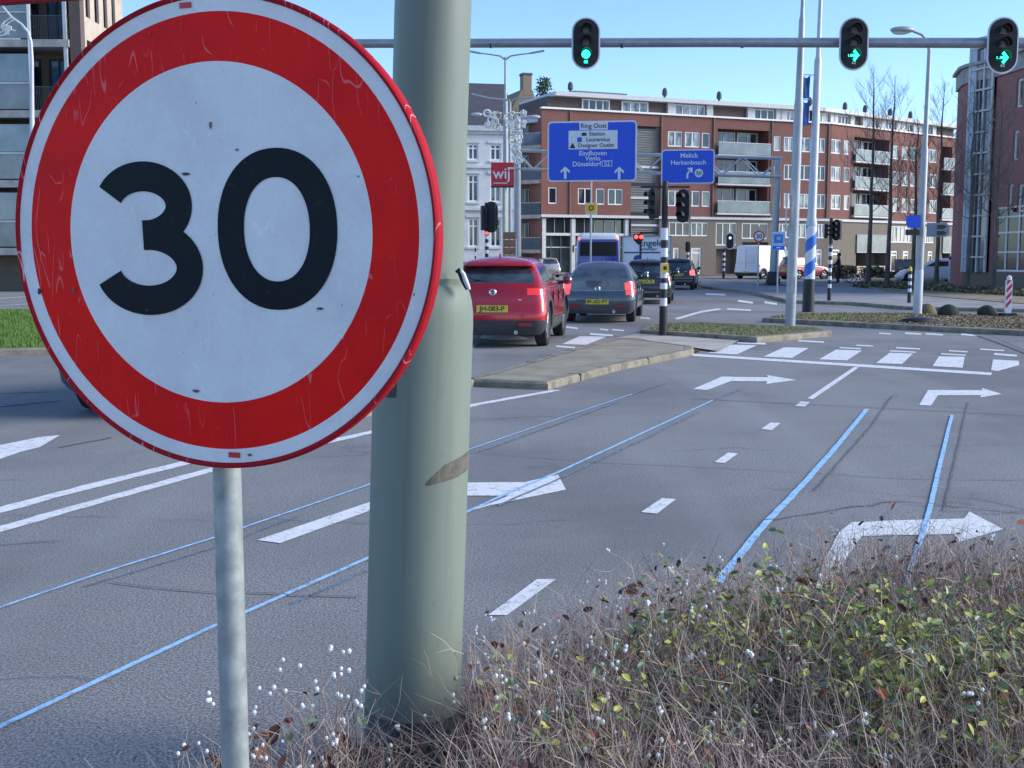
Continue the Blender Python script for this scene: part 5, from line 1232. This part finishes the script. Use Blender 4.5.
g_=G(783,279.5); car('small red car driving off ahead of the white van behind the pale masts','car',(g_.x,g_.y,0),R(62),mat('dull_red_paint',(.30,.05,.04),.35,.2,coat=.6),L=3.9,Wd=1.65,Ht=1.6,belt=1.0,style='suv',group='parked cars by the brick building',detail=False)
# white van
g_=G(748,279)
van=car('white panel van with bare rear doors crossing in front of the grey ground floor','van',(g_.x-.2,g_.y,0),R(44),P_white,L=5.6,Wd=2.1,Ht=2.4,belt=1.15,style='van',clad=M_clad,tail=(.9,1.3,.93),platez=.5,wr=.33,group=None,detail=False,name='van')
mb=MB(); mb.box((0,.03,1.45),(.014,.02,1.5),M_clad); mb.box((0,.02,1.15),(1.5,.02,.012),M_clad); mb.build('rear_door_seam',parent=van)
mb=MB(); mb.box((.992,2.5,1.0),(.02,3.2,.06),M_clad); mb.build('side_trim',parent=van)
# coach
def coach():
    g=G(598,283.5); root=empty('coach',g,R(-3),'dark blue coach with a white roof cowl and four red rear lights','coach'); X=1.27; Ht=2.98; L=11.
    lv=[.3,.45,.8,1.0,1.25,1.5,1.62,2.45,2.6,2.75,2.88,Ht]; rings=[]
    for k,z in enumerate(lv):
        ins={9:.02,10:.08,11:.25}.get(k,0); t=max(0,z-1.5)/1.5
        rings.append([(x,y,z) for x,y in ringpts(X-ins-.05*t,.0+.12*t+ins,L-ins,.25,16,5,30,.08,.1)])
    P_roof=P_white
    def pk(c,i,j):
        x,y,z=c
        if z>2.6: return ('roof',P_roof)
        if 1.62<z<2.45 and y<.4 and abs(x)<X-.2: return ('rear_window',M_rubber)
        if 1.3<z<2.45 and abs(x)>X-.12 and .8<y<L-.5: return ('side_window#'+('l' if x<0 else 'r'),M_carglass)
        if y>L-.4 and z>1.2: return('windscreen',M_carglass)
        return ('body',P_navy)
    parts={}; loft(parts,rings,pk,key='roof',m=P_roof,cap_bot=False); flush(parts,root)
    for s_ in(-1,1):
        for z,r in ((.92,.12),(2.62,.08)):
            mb=MB(); mb.sphere((s_*(X-.18),.12 if z<1 else .2,z),r,M_brake,10,8,(1,.6,1.3)); mb.build('rear_light',parent=root,smooth=60)
        mb=MB(); mb.sphere((s_*(X-.38),.07,.92),.07,mat('amber_lamp',(.7,.3,.05),.3),8,6); mb.build('indicator',parent=root)
        for y in (2.6,8.6): wheel_parts(root,s_*(X-.16),y,.48,.3,s_)
        mb=MB(); mb.box((s_*(X+.2),L-.2,2.1),(.12,.12,.45),M_blackp); mb.tube((s_*(X),L-.1,2.4),(s_*(X+.2),L-.2,2.35),.03,.03,6,M_blackp); mb.build('wing_mirror',parent=root)
    mb=MB(); mb.box((0,.05,1.3),(1.5,.01,.10),mat('pale_blue_band',(.25,.3,.55),.5)); mb.box((.05,-.0,.98),(.9,.02,.13),mat('pale_blue_band',(.25,.3,.55),.5)); mb.build('lettering_band',parent=root)
    mb=MB(); mb.box((0,.01,.6),(.52,.03,.12),M_plate); mb.build('number_plate',parent=root)
    mb=MB(); mb.box((.02,.13,2.3),(.04,.02,.25),M_signw); mb.build('window_sticker',parent=root)
    mb=MB(); mb.box((0,.05,.35),(2.2,.16,.22),M_black); mb.build('bumper',parent=root)
coach()
# box truck
def truck():
    g=G(646,287.5); root=empty('box_truck',g,R(-6),'white box truck lettered Engelen in dark blue, ahead of the black estate car','truck'); W_=2.5; Hb=2.62; L=6.2; zb=.85
    mb=MB(); mb.box((0,L/2,(Hb+zb)/2),(W_,L-.1,Hb-zb),P_white); mb.build('cargo_box',parent=root)
    mb=MB()
    for s_ in(-1,1): mb.box((s_*(W_/2-.03),.02,(Hb+zb)/2),(.07,.08,Hb-zb+.02),M_galv)
    mb.box((0,.02,Hb-.02),(W_-.15,.08,.07),M_galv); mb.box((0,.02,zb+.02),(W_-.15,.08,.07),M_galv); mb.build('door_frame',parent=root)
    mb=MB(); mb.box((0,.035,1.78),(W_-.2,.02,.07),mat('blue_band',(.03,.07,.25),.5)); mb.box((.35,.035,1.27),(1.3,.02,.08),MATS['blue_band']); mb.lathe([(.001,.02),(.2,.02),(.2,.04)],20,MATS['blue_band'],axis='y',c=(-.45,0,1.45)); mb.build('blue_stripe',parent=root)
    navy=mat('navy_lettering',(.03,.05,.16),.5); text('Engelen',.47,'lettering',navy,root,TM(.34,.02,2.25),.004); text('verhuizingen',.17,'lettering',navy,root,TM(.1,.02,1.95),.004)
    mb=MB(); mb.box((0,L/2,.6),(1.0,L,.25),M_blackp); mb.box((0,.1,.45),(2.2,.1,.14),M_blackp); mb.build('chassis',parent=root)
    for s_ in(-1,1):
        mb=MB(); mb.box((s_*1.0,.03,.62),(.35,.05,.12),M_tail); mb.build('tail_light',parent=root)
        for y in(1.3,L+.6): wheel_parts(root,s_*1.05,y,.42,.28,s_)
    mb=MB(); mb.prism([(-1.05,L+.05),(1.05,L+.05),(.95,L+1.7),(-.95,L+1.7)],.45,2.3,P_white); mb.build('cab',parent=root,smooth=30)
    mb=MB(); mb.box((0,.0,.75),(.5,.03,.12),M_plate); mb.build('number_plate',parent=root)
truck()
# ---------------------------------------------------------------- person with bicycle
def person(loc,rz):
    root=empty('person',loc,rz,'person in a dark coat standing over a bicycle by the hedge before the garages','person')
    V=[(0,0,.92),(0,0,1.15),(0,.0,1.38),(0,.0,1.50),(0,.02,1.62),(0,.02,1.74),(.10,0,.88),(.12,.05,.50),(.12,.0,.08),(.12,.14,.04),(-.10,0,.88),(-.12,.15,.52),(-.12,.02,.10),(-.12,.17,.06),
       (.19,0,1.42),(.25,.12,1.15),(.22,.38,1.06),(-.19,0,1.42),(-.25,.12,1.15),(-.22,.38,1.06)]
    E=[(0,1),(1,2),(2,3),(3,4),(4,5),(0,6),(6,7),(7,8),(8,9),(0,10),(10,11),(11,12),(12,13),(2,14),(14,15),(15,16),(2,17),(17,18),(18,19)]
    Rr=[.15,.16,.17,.06,.09,.085,.10,.07,.05,.045,.10,.07,.05,.045,.075,.055,.035,.075,.055,.035]
    me=bpy.data.meshes.new('body'); me.from_pydata(V,E,[]); o=bpy.data.objects.new('body',me); COL.objects.link(o); o.parent=root
    sk=o.modifiers.new('skin','SKIN'); 
    for i,r in enumerate(Rr): me.skin_vertices[0].data[i].radius=(r,r*.8) ; 
    me.skin_vertices[0].data[0].use_root=True
    o.modifiers.new('sub','SUBSURF').levels=1; o.modifiers['sub'].render_levels=1; me.materials.append(mat('dark_coat',(.03,.032,.04),.8))
    mb=MB(); mb.sphere((0,.03,1.67),.105,mat('skin_tone',(.45,.27,.2),.6),14,10,(.85,1,1.2)); mb.sphere((0,.135,1.665),.018,mat('skin_tone',(.45,.27,.2),.6),6,5,(1,1,1.4)); mb.build('head',parent=root,smooth=60)
    mb=MB(); mb.sphere((0,-.0,1.70),.112,mat('dark_hair',(.04,.03,.02),.8),14,10,(.9,1,1.1)); mb.build('hair',parent=root,smooth=60)
    return root
pp=G(848,284); person((pp.x,pp.y+2,0),R(60))
def bicycle(loc,rz,label):
    root=empty('bicycle',loc,rz,label,'bicycle'); blk=M_blackp
    for y in(-.52,.52):
        mb=MB(); n=24; mb.path([(0,y+.33*math.cos(2*PI*k/n),.34+.33*math.sin(2*PI*k/n)) for k in range(n+1)],.022,6,M_rubber)
        for k in range(8): mb.tube((0,y,.34),(0,y+.32*math.cos(k*PI/4),.34+.32*math.sin(k*PI/4)),.005,.005,4,M_chrome)
        mb.build('wheel',parent=root)
    mb=MB()
    for a,b in (((0,-.52,.34),(0,-.12,.32)),((0,-.12,.32),(0,-.22,.85)),((0,-.52,.34),(0,-.2,.78)),((0,-.12,.32),(0,.36,.78)),((0,-.2,.7),(0,.36,.82)),((0,.36,.9),(0,.52,.34))): mb.tube(a,b,.02,.02,6,blk)
    mb.build('frame',parent=root)
    mb=MB(); mb.sphere((0,-.24,.9),.12,blk,10,6,(.7,1,.3)); mb.build('saddle',parent=root)
    mb=MB(); mb.path([(-.28,.2,1.03),(-.15,.36,1.05),(.15,.36,1.05),(.28,.2,1.03)],.016,6,M_chrome); mb.tube((0,.36,.85),(0,.36,1.05),.015,.015,6,M_chrome); mb.build('handlebar',parent=root)
bicycle((pp.x+.35,pp.y+2.35,0),R(60),'dark bicycle held by the person in the dark coat')
q=G(861,282.5); bicycle((q.x,q.y+1,0),R(75),'dark bicycle parked alone right of the person, before the garage wall')
# ---------------------------------------------------------------- foreground green pole
def polemat():
    m,nt,b,o=newmat('sage_green_pole_paint',.55)
    c=mixc(nt,smooth(nt,noise(nt,rotvec(nt,o,(0,0,0),(6,6,.6)),1.3,5,.6),.35,.7),(.180,.215,.170),(.212,.245,.195))
    c=mixc(nt,mathn(nt,'MULTIPLY',smooth(nt,noise(nt,o,34,5,.75),.62,.72),.5),c,(.10,.115,.095))
    dr=smooth(nt,noise(nt,rotvec(nt,o,(0,0,0),(30,30,.8)),1.,4),.52,.70); c=mixc(nt,mathn(nt,'MULTIPLY',dr,.3),c,(.12,.14,.115))
    nt.links.new(c,b.inputs['Base Color']); b.inputs['Specular IOR Level'].default_value=.35
    bp=nt.nodes.new('ShaderNodeBump'); bp.inputs['Strength'].default_value=.12; bp.inputs['Distance'].default_value=.01; nt.links.new(noise(nt,o,5,4),bp.inputs['Height']); nt.links.new(bp.outputs[0],b.inputs['Normal'])
    return m
M_sage=polemat()
PD=3.3; pb0=P(415.5,740,PD)
gp_=empty('green_pole',(pb0.x-.014,PD,0),label='thick sage green steel pole with a stepped neck standing in the shrubs',cat='pole')
gp_.rotation_euler=(0,R(2.15),0)
w_=lambda n:n*PD/F
z_=lambda y:P(420,y,PD-.13).z
mb=MB(); zsh=z_(324); zn=z_(283); rl_=w_(49.3); ru=w_(37.6); rtop=w_(37.3)
prof=[(rl_,z_(722)),(rl_,z_(600)),(rl_,zsh)]+[(rl_-(rl_-ru)*(1-math.cos(t*PI/2))*.96,zsh+(zn-zsh)*math.sin(t*PI/2)*.98) for t in (.2,.4,.6,.75,.88,1.)]+[(ru+.004,zn+.006),(ru+.006,zn+.014),(ru,zn+.02),(ru-.001,z_(120)),(rtop,z_(0)),(rtop-.004,6.),(.001,6.02)]
prof=[(r,z) for r,z in prof]; mb.lathe(prof,64,M_sage); mb.build('shaft',parent=gp_,smooth=35)
mb=MB(); mb.lathe([(rl_+.001,0),(rl_+.001,z_(722))],64,mat('grey_pole_base_paint',(.085,.105,.105),.7,var=.3,scale=14)); mb.build('painted_base',parent=gp_,smooth=35)
# tar-brown tape patch and sticker wrapped on the pole
def wrap(mb,pts,r,m,n=10):
    """pts polygon rows: list of (zlow,zhigh,a) columns"""
    vs=[]
    for a,z0,z1 in pts: vs+= [(r*math.sin(a),-r*math.cos(a),z0),(r*math.sin(a),-r*math.cos(a),z1)]
    mb.add(vs,[(2*i,2*i+2,2*i+3,2*i+1) for i in range(len(pts)-1)],m)
cx=419; A=lambda px:math.asin(max(-.99,min(.99,(px-cx)/49.5)))
mb=MB(); tp=[(430,481,484),(434,477,484),(440,471,482),(447,464,481),(454,461,479.5),(460,458.5,478),(466,456,475),(467.9,455,474)]
wrap(mb,[(A(x),z_(b_),z_(a_)) for x,a_,b_ in tp],rl_+.0015,mat('brown_tape',(.13,.12,.09),.7,var=.35,scale=25)); mb.build('tape_remnant',parent=gp_)
mb=MB(); st=[(386,385,399),(391,384,399),(397.5,383,398.5)]; wrap(mb,[(A(x),z_(b_),z_(a_)) for x,a_,b_ in st],rl_+.0015,mat('black_sticker',(.02,.02,.025),.5,col2=(.35,.35,.4),scale=160,fac=(.30,.42))); mb.build('sticker',parent=gp_)
hk=empty('cable_strap',(0,0,0)); COL.objects.unlink(hk); bpy.data.objects.remove(hk)
mb=MB(); ps=[(456.5,271),(458.5,268.5),(461,272),(463,278),(465.5,284),(467,287.5)]
pts=[]
for x,y in ps:
    q=P(x,y,PD-.10); pts.append(Vector((q.x-gp_.location.x-(q.z)*math.sin(R(2.15)),-.10,q.z)))
mb.path(pts,[.006,.008,.009,.008,.006,.004],8,M_black); mb.path([p+Vector((.007,-.008,0)) for p in pts[1:]],[.004,.006,.007,.006,.004],8,M_signw); mb.build('strap_end',parent=gp_,smooth=60)
# ---------------------------------------------------------------- foreground 30 sign
def filmmat(name,col,dirt,scr,rough=.38):
    m,nt,b,o=newmat(name,rough)
    c=mixc(nt,mathn(nt,'MULTIPLY',smooth(nt,noise(nt,o,4,7,.7),.38,.68),.75),col,dirt)
    # scratches: thin bands of stretched noise at several angles
    for i,(a,s,t) in enumerate(((35,9,.009),(-52,12,.008),(80,7,.007),(8,14,.006))):
        v=rotvec(nt,o,(0,R(a),0),(s,1,s*.18)); nf=noise(nt,v,1.6,1.5,.5)
        band=mathn(nt,'SUBTRACT',1.,smooth(nt,mathn(nt,'ABSOLUTE',mathn(nt,'SUBTRACT',nf,.5)),t*.15,t*.6))
        mk=smooth(nt,noise(nt,o,6.5+i*1.7,3),.54,.62)
        c=mixc(nt,mathn(nt,'MULTIPLY',mathn(nt,'MULTIPLY',band,mk),.65),c,scr)
    sp=smooth(nt,noise(nt,o,55,3,.6),.70,.74); c=mixc(nt,mathn(nt,'MULTIPLY',sp,.8),c,(.12,.10,.08))
    # fine honeycomb of retro-reflective film
    vo=nt.nodes.new('ShaderNodeTexVoronoi'); vo.inputs['Scale'].default_value=220; nt.links.new(o,vo.inputs['Vector'])
    c=mixc(nt,mathn(nt,'MULTIPLY',smooth(nt,vo.outputs['Distance'],.3,.8),.10),c,tuple(x*.6 for x in col))
    nt.links.new(c,b.inputs['Base Color']); b.inputs['Specular IOR Level'].default_value=.12
    return m
M_fw=filmmat('sign_film_white',(.80,.78,.76),(.62,.61,.60),(.90,.89,.88))
M_fr=filmmat('sign_film_red',(.86,.010,.008),(.62,.006,.010),(.76,.22,.22))
M_fk=filmmat('sign_film_black',(.005,.010,.015),(.008,.013,.018),(.03,.035,.04))
M_rim=filmmat('sign_rim_red',(.42,.008,.018),(.28,.01,.016),(.70,.55,.55),.6)
SD=1.96; sc_=P(215.5,234.5,SD)
sg=empty('speed_limit_sign',(sc_.x,sc_.y,0),R(-23.8+0),'large scratched round 30 speed limit sign on a galvanised post at the left front',cat='sign')
# rotate: normal turned to the left of the camera
sg.rotation_euler=(0,0,R(-16.))
Rr=.40; S=.40/235
mb=MB(); zc=sc_.z
mb.lathe([(.001,-.0),(168*S,-.0),(215.5*S,-.0),(229.5*S,-.0),(229.6*S,.0005)],128,None,axis='y',c=(0,0,zc),ms=[M_fw,M_fr,M_fw,M_fw]); mb.build('face',parent=sg)
mb=MB(); mb.lathe([(229.5*S,0.0002),(230.5*S,-.003),(233*S,-.005),(235*S,-.001),(235.5*S,.006),(235*S,.022),(231*S,.024)],128,M_rim,axis='y',c=(0,0,zc)); mb.lathe([(.001,.010),(231*S,.010)],64,M_galv,axis='y',c=(0,0,zc)); mb.build('rim',parent=sg,smooth=30)
# digits
def stroke(mb,cl,hw,y,m):
    n=len(cl); L_=[];R_=[]
    for i in range(n):
        a=Vector(cl[max(i-1,0)]); b_=Vector(cl[min(i+1,n-1)]); d=(b_-a).normalized(); nn=Vector((-d.y,d.x)); p=Vector(cl[i]); L_.append(p+nn*hw); R_.append(p-nn*hw)
    vs=[(p.x*S,y,p.y*S+zc) for p in L_]+[(p.x*S,y,p.y*S+zc) for p in R_]
    mb.add(vs,[(i,i+1,i+1+n,i+n) for i in range(n-1)],m)
mb=MB()
up=[(-81+41*math.cos(R(a)),29+29.5*math.sin(R(a))) for a in range(157,-95,-6)]
lo=[(-77+47.5*math.cos(R(a)),-33+33*math.sin(R(a))) for a in range(96,-166,-6)]
stroke(mb,up,14.9,-.0012,M_fk); stroke(mb,lo,14.9,-.0016,M_fk)
n=64; vs=[]
for k in range(n):
    a=2*PI*k/n; ce=lambda t,e:math.copysign(abs(t)**e,t)
    vs+= [((67.5+64.5*ce(math.cos(a),.93))*S,-.0014,(4.5+78.5*ce(math.sin(a),.93))*S+zc),((67.5+35.5*ce(math.cos(a),.93))*S,-.0014,(4.5+50.5*ce(math.sin(a),.93))*S+zc)]
mb.add(vs,[(2*k,2*k+1,(2*k+3)%(2*n),(2*k+2)%(2*n)) for k in range(n)],M_fk)
mb.build('number',parent=sg)
for px,py in((197,9.5),(234,462-9)):
    mb=MB(); x=(px-220.5)/.915*S; z=zc+(232-py)*S; mb.box((x,-.0012,z),(.022,.001,.009),M_signr); mb.build('film_mark',parent=sg)
for px,py,a,b_ in ((219,125,3,7),(192,172,10,3),(196,389,9,4),(323,304,8,3),(68,288,4,7),(160,34,3,2),(30,290,5,8),(245,150,4,2),(250,452,5,3)):
    x=(px-220.5)/.915*S; z=zc+(232-py)*S; pts=[(x+a*.5*S*math.cos(t)*random.uniform(.5,1.2),z+b_*.5*S*math.sin(t)*random.uniform(.5,1.2)) for t in [2*PI*i/9 for i in range(9)]]
    mk=MB(); plate_xz(mk,pts,-.0026,-.0014,M_txtk if random.random()<.5 else mat('scuff_brown',(.16,.10,.09),.8)); mk.build('scuff',parent=sg)
mb=MB(); mb.path([(-.019,.052,0),(-.023,.052,zc+.95)],.0248,24,M_galv); mb.lathe([(.025,0),(.02,.008),(.001,.01)],24,M_galv,c=(-.023,.052,zc+.95)); mb.build('post',parent=sg,smooth=40)
for dz in (-.22,.22):
    mb=MB(); mb.box((0,.018,zc+dz),(.25,.012,.04),M_galv); mb.lathe([(.027,-.02),(.030,-.02),(.030,.02),(.027,.02)],20,M_galv,c=(-.021,.052,zc+dz)); mb.build('clamp',parent=sg)
# triangular plate above on the same post: only its lower edge shows
mb=MB(); zt_=zc+.411; sd_=1.15; rr=.05
tri=[]
hh=sd_*math.sqrt(3)/2
for (cx_,cz_),a0 in zip(((sd_/2-rr*1.7,rr),( 0,hh-rr*2),(-sd_/2+rr*1.7,rr)),(-90,30,150)):
    for i in range(7): a=R(a0+120*i/6); tri.append((cx_+rr*math.cos(a),cz_+rr*math.sin(a)))
c0=(0,hh/3)
plate_xz(mb,[(x,z+zt_) for x,z in tri],.028,.048,M_rim); wr_=mb.build('warning_plate',parent=sg)
mb=MB(); plate_xz(mb,[((x)*.72,(z-c0[1])*.72+c0[1]+zt_) for x,z in tri],.0265,.0277,M_fw); mb.build('white_field',parent=wr_)
fin_done=True
# ---------------------------------------------------------------- shrub border
vp=[(-1.35,1.2),(-1.15,2.2),(-.85,2.75),(-.35,3.35),(.45,4.25),(1.2,4.75),(6,5.3),(9,1.2)]
mb=MB(); mb.prism(vp,-.02,.08,M_soil,M_kerb); tag(mb.build('planting_bed'),kind='structure')
t1=mat('twig_grey',(.38,.30,.25),.85,var=.35,scale=8); t2=mat('twig_brown',(.22,.13,.095),.85,var=.3,scale=8); t3=mat('twig_straw',(.54,.45,.36),.85,var=.2,scale=8); t0=mat('twig_dark',(.12,.085,.07),.9)
lfa=mat('snowberry_leaf_green',(.17,.22,.055),.6,var=.35,scale=30); lfb=mat('snowberry_leaf_yellow',(.42,.42,.07),.6,var=.25,scale=30); lfc=mat('snowberry_leaf_bluegreen',(.15,.23,.12),.5,var=.3,scale=30)
lfd=mat('shrub_dead_leaf',(.30,.10,.045),.8,var=.4,scale=30); lfe=mat('shrub_dark_dead_leaf',(.07,.025,.02),.8); brr=mat('snowberry_white',(.80,.80,.76),.4,var=.1,scale=60)
MSH=[t1,t2,t3,t0,lfa,lfb,lfc,lfd,lfe,brr]
SV=[];SF=[];SM=[];cnt=0
def sh_add(vs,fs,mi):
    global cnt
    SV.append(np.array(vs,dtype=float)); 
    for f in fs: SF.append([i+cnt for i in f]); SM.append(mi)
    cnt+=len(vs)
def twig(p,d,L,r,mi,seg=3,curl=.25,grav=0.):
    pts=[np.array(p,float)]; dd=np.array(d,float); dd/=np.linalg.norm(dd)
    for k in range(seg):
        dd=dd+rng.normal(0,curl,3)*.5; dd[2]+=grav; dd/=np.linalg.norm(dd); pts.append(pts[-1]+dd*L/seg)
    a=np.cross(dd,[.3,.5,.8]); a/=np.linalg.norm(a)+1e-9; b=np.cross(dd,a); vs=[]
    for k,q in enumerate(pts):
        rr=r*(1-.75*k/seg)
        for t in (0,2.094,4.189): vs.append(q+(a*math.cos(t)+b*math.sin(t))*rr)
    fs=[]
    for k in range(seg):
        for i in range(3): fs.append((k*3+i,k*3+(i+1)%3,(k+1)*3+(i+1)%3,(k+1)*3+i))
    sh_add(vs,fs,mi); return pts
def leaf(p,s,mi,flat=.4):
    a=rng.normal(0,1,3); a/=np.linalg.norm(a); n=np.array([rng.normal(0,flat),rng.normal(0,flat),1.]); n/=np.linalg.norm(n); a=a-n*a.dot(n); a/=np.linalg.norm(a)+1e-9; b=np.cross(n,a)
    c=np.array(p); fold=n*s*.18
    vs=[c-a*s,c-a*s*.35+b*s*.52+fold,c+a*s*.45+b*s*.45+fold,c+a*s,c+a*s*.45-b*s*.45+fold,c-a*s*.35-b*s*.52+fold]
    sh_add([vs[0],vs[1],vs[2],vs[3],vs[4],vs[5]],[(0,1,2,3),(0,3,4,5)],mi)
ico=[(math.cos(a)*math.cos(e),math.sin(a)*math.cos(e),math.sin(e)) for e in (-.9,0,.9) for a in [i*PI/3+(.5 if e==0 else 0) for i in range(6)]]+[(0,0,-1),(0,0,1)]
icf=[(i,(i+1)%6,(i+1)%6+6,i+6) for i in range(6)]+[(i+6,(i+1)%6+6,(i+1)%6+12,i+12) for i in range(6)]+[(18,(i+1)%6,i) for i in range(6)]+[(19,i+12,(i+1)%6+12) for i in range(6)]
def berry(p,r):
    p=np.array(p); sh_add([p+np.array(v)*r*np.array([1,1,1.1]) for v in ico],icf,9)
def inb(x,y): return in_poly(x,y,vp)
def edge_h(x,y):
    # distance-like factor to the road edge: plants are lower and thinner there
    best=9
    for a,b in zip(vp[1:-2],vp[2:-1]):
        a=np.array(a);b=np.array(b); t=max(0,min(1,np.dot(np.array((x,y))-a,b-a)/np.dot(b-a,b-a))); best=min(best,np.linalg.norm(np.array((x,y))-a-(b-a)*t))
    return best
def dens(x,y):
    d=edge_h(x,y); px=512+F*x/y
    k=1. if px>475 else (.30 if px>355 else .95)
    return k*min(1,.25+d*1.6)
def green(px,py): # patches of greener growth, in plan
    return 0
patches=[(.92,3.42,.24),(.62,3.4,.18),(1.35,3.3,.30),(1.1,3.2,.22),(1.02,3.0,.2),(.66,3.05,.10),(.2,2.74,.07),(.5,2.7,.06),(1.6,3.1,.2),(.35,3.0,.09),(.9,2.75,.10),(1.2,2.55,.10),(.05,2.6,.06),(1.75,3.4,.25),(.42,3.5,.10),(-.02,3.15,.05),(1.3,2.8,.15)]
def gfac(x,y): return max([math.exp(-((x-a)**2+(y-b)**2)/(r*r)) for a,b,r in patches])
N=0
while N<5200:
    y=rng.uniform(1.9,4.9); x=rng.uniform(-1.1,2.9)
    if abs(x)>y*.52+.25 or not inb(x,y): continue
    if rng.random()>dens(x,y): continue
    N+=1
    d=edge_h(x,y); hmax=(.41 if x>.2 else (.40 if x>-.1 else .36))*min(1,.62+d*.55)*(1+.12*math.sin(x*5+y*3))
    px_=512+F*x/y; h=hmax*rng.uniform(.45,1.02)*(.5 if (350<px_<470 and y<3.3) else 1.); lean=rng.normal(0,.28,2); mi=int(rng.choice([0,0,1,0,2,1,3]))
    g=gfac(x,y)
    pts=twig((x,y,.08),(lean[0]*.8,lean[1]*.8,1.),h,rng.uniform(.0016,.0032),mi,4,.14)
    for q in pts[1:]:
        for _ in range(2):
            if rng.random()<.66:
                a=rng.uniform(0,2*PI); bp=twig(q,(math.cos(a),math.sin(a),rng.uniform(.1,2.0)),rng.uniform(.05,.16),rng.uniform(.0007,.0014),int(rng.choice([0,1,2,2,0])),2,.5)
                e=bp[-1]; u=rng.random()
                if u<g*1.15-.36: 
                    for _2 in range(3): leaf(bp[rng.integers(1,3)]+rng.normal(0,.014,3),rng.uniform(.010,.018),int(rng.choice([4,4,4,5,5,6])),.7)
                elif u<max(0,g*1.15-.36)+.045: leaf(e,rng.uniform(.008,.02),int(rng.choice([7,8,8,7])),1.)
                if rng.random()<(.020 if g<.5 else .008)*(1.6 if x<.8 else .35) and e[2]>.2:
                    for _3 in range(rng.integers(1,4)): berry(e+rng.normal(0,.007,3),rng.uniform(.0042,.006))
# tangle of flattened straw-like stems and litter at the bottom
for _ in range(5000):
    y=rng.uniform(1.9,4.8); x=rng.uniform(-1.0,2.8)
    if abs(x)>y*.52+.2 or not inb(x,y) or rng.random()>dens(x,y)*1.1: continue
    a=rng.uniform(0,2*PI); twig((x,y,rng.uniform(.09,.30)*min(1,.4+edge_h(x,y))),(math.cos(a),math.sin(a),rng.normal(.1,.3)),rng.uniform(.12,.4),rng.uniform(.0010,.0018),int(rng.choice([0,2,2,1])),3,.35)
for _ in range(4200):
    y=rng.uniform(1.9,4.9); x=rng.uniform(-1.2,2.9)
    if not inb(x,y): continue
    leaf((x,y,rng.uniform(.085,.13)),rng.uniform(.015,.035),int(rng.choice([7,8,8,3])),.35)
# larger russet leaves
for px,py,n_ in ((545,745,7),(505,735,5),(590,745,5),(270,740,3),(350,758,4),(570,755,4),(830,600,3),(640,600,3)):
    for _ in range(n_*2):
        q=P(px+rng.normal(0,16),py+rng.normal(0,8),3.0 if py>700 else 3.9); leaf((q.x,q.y+rng.normal(0,.05),max(.12,q.z)),rng.uniform(.02,.045),7 if rng.random()<.6 else 8,.9)
for px,py in ((312,722),(290,738),(362,722)):
    q=P(px,py,2.8); leaf((q.x,q.y,q.z),.022,4 if px<300 else 6,.5)
# individually placed berry clusters near the pole
for px,py,n_ in ((207,704,3),(214,700,2),(300,668,2),(318,682,2),(255,712,2),(330,650,2),(356,705,3),(305,705,2),(285,690,2),(240,745,1),(232,770,2),(278,662,2),(268,690,3),(350,654,3),(338,695,4),(345,668,3),(360,690,2),(322,762,2),(490,617,4),(478,630,3),(486,655,2),(500,668,3),(492,722,2),(538,680,2),(545,700,2),(485,640,2),(555,645,1),(600,660,2),(690,660,3),(702,651,2),(640,680,2),(620,722,2),(578,640,2),(690,640,1),(722,560,2),(774,565,2),(720,610,1),(708,612,2),(790,655,2),(757,675,1),(740,668,1)):
    Y=2.75 if px<420 else (3.2 if py>640 else 3.9)
    q=P(px,py,Y); 
    if px<420 or True:
        twig((q.x+rng.normal(0,.03),q.y+.03,.08),((q.x)*0+rng.normal(0,.06),rng.normal(0,.06),1.),max(.05,q.z-.08),.0016,1,3,.08)
    for _ in range(n_): berry((q.x+rng.normal(0,.009),q.y+rng.normal(0,.009),q.z+rng.normal(0,.008)),rng.uniform(.0045,.0066))
me=bpy.data.meshes.new('snowberry_shrubs'); V_=np.concatenate(SV); me.from_pydata(V_.tolist(),[],SF)
for m in MSH: me.materials.append(m)
me.polygons.foreach_set('material_index',SM); me.update()
o=bpy.data.objects.new('snowberry_shrubs',me); COL.objects.link(o); tag(o,'tangled bare snowberry shrubs with white berries and yellow green leaves in the foreground','shrubs',kind='stuff')
print('shrub faces',len(SF))
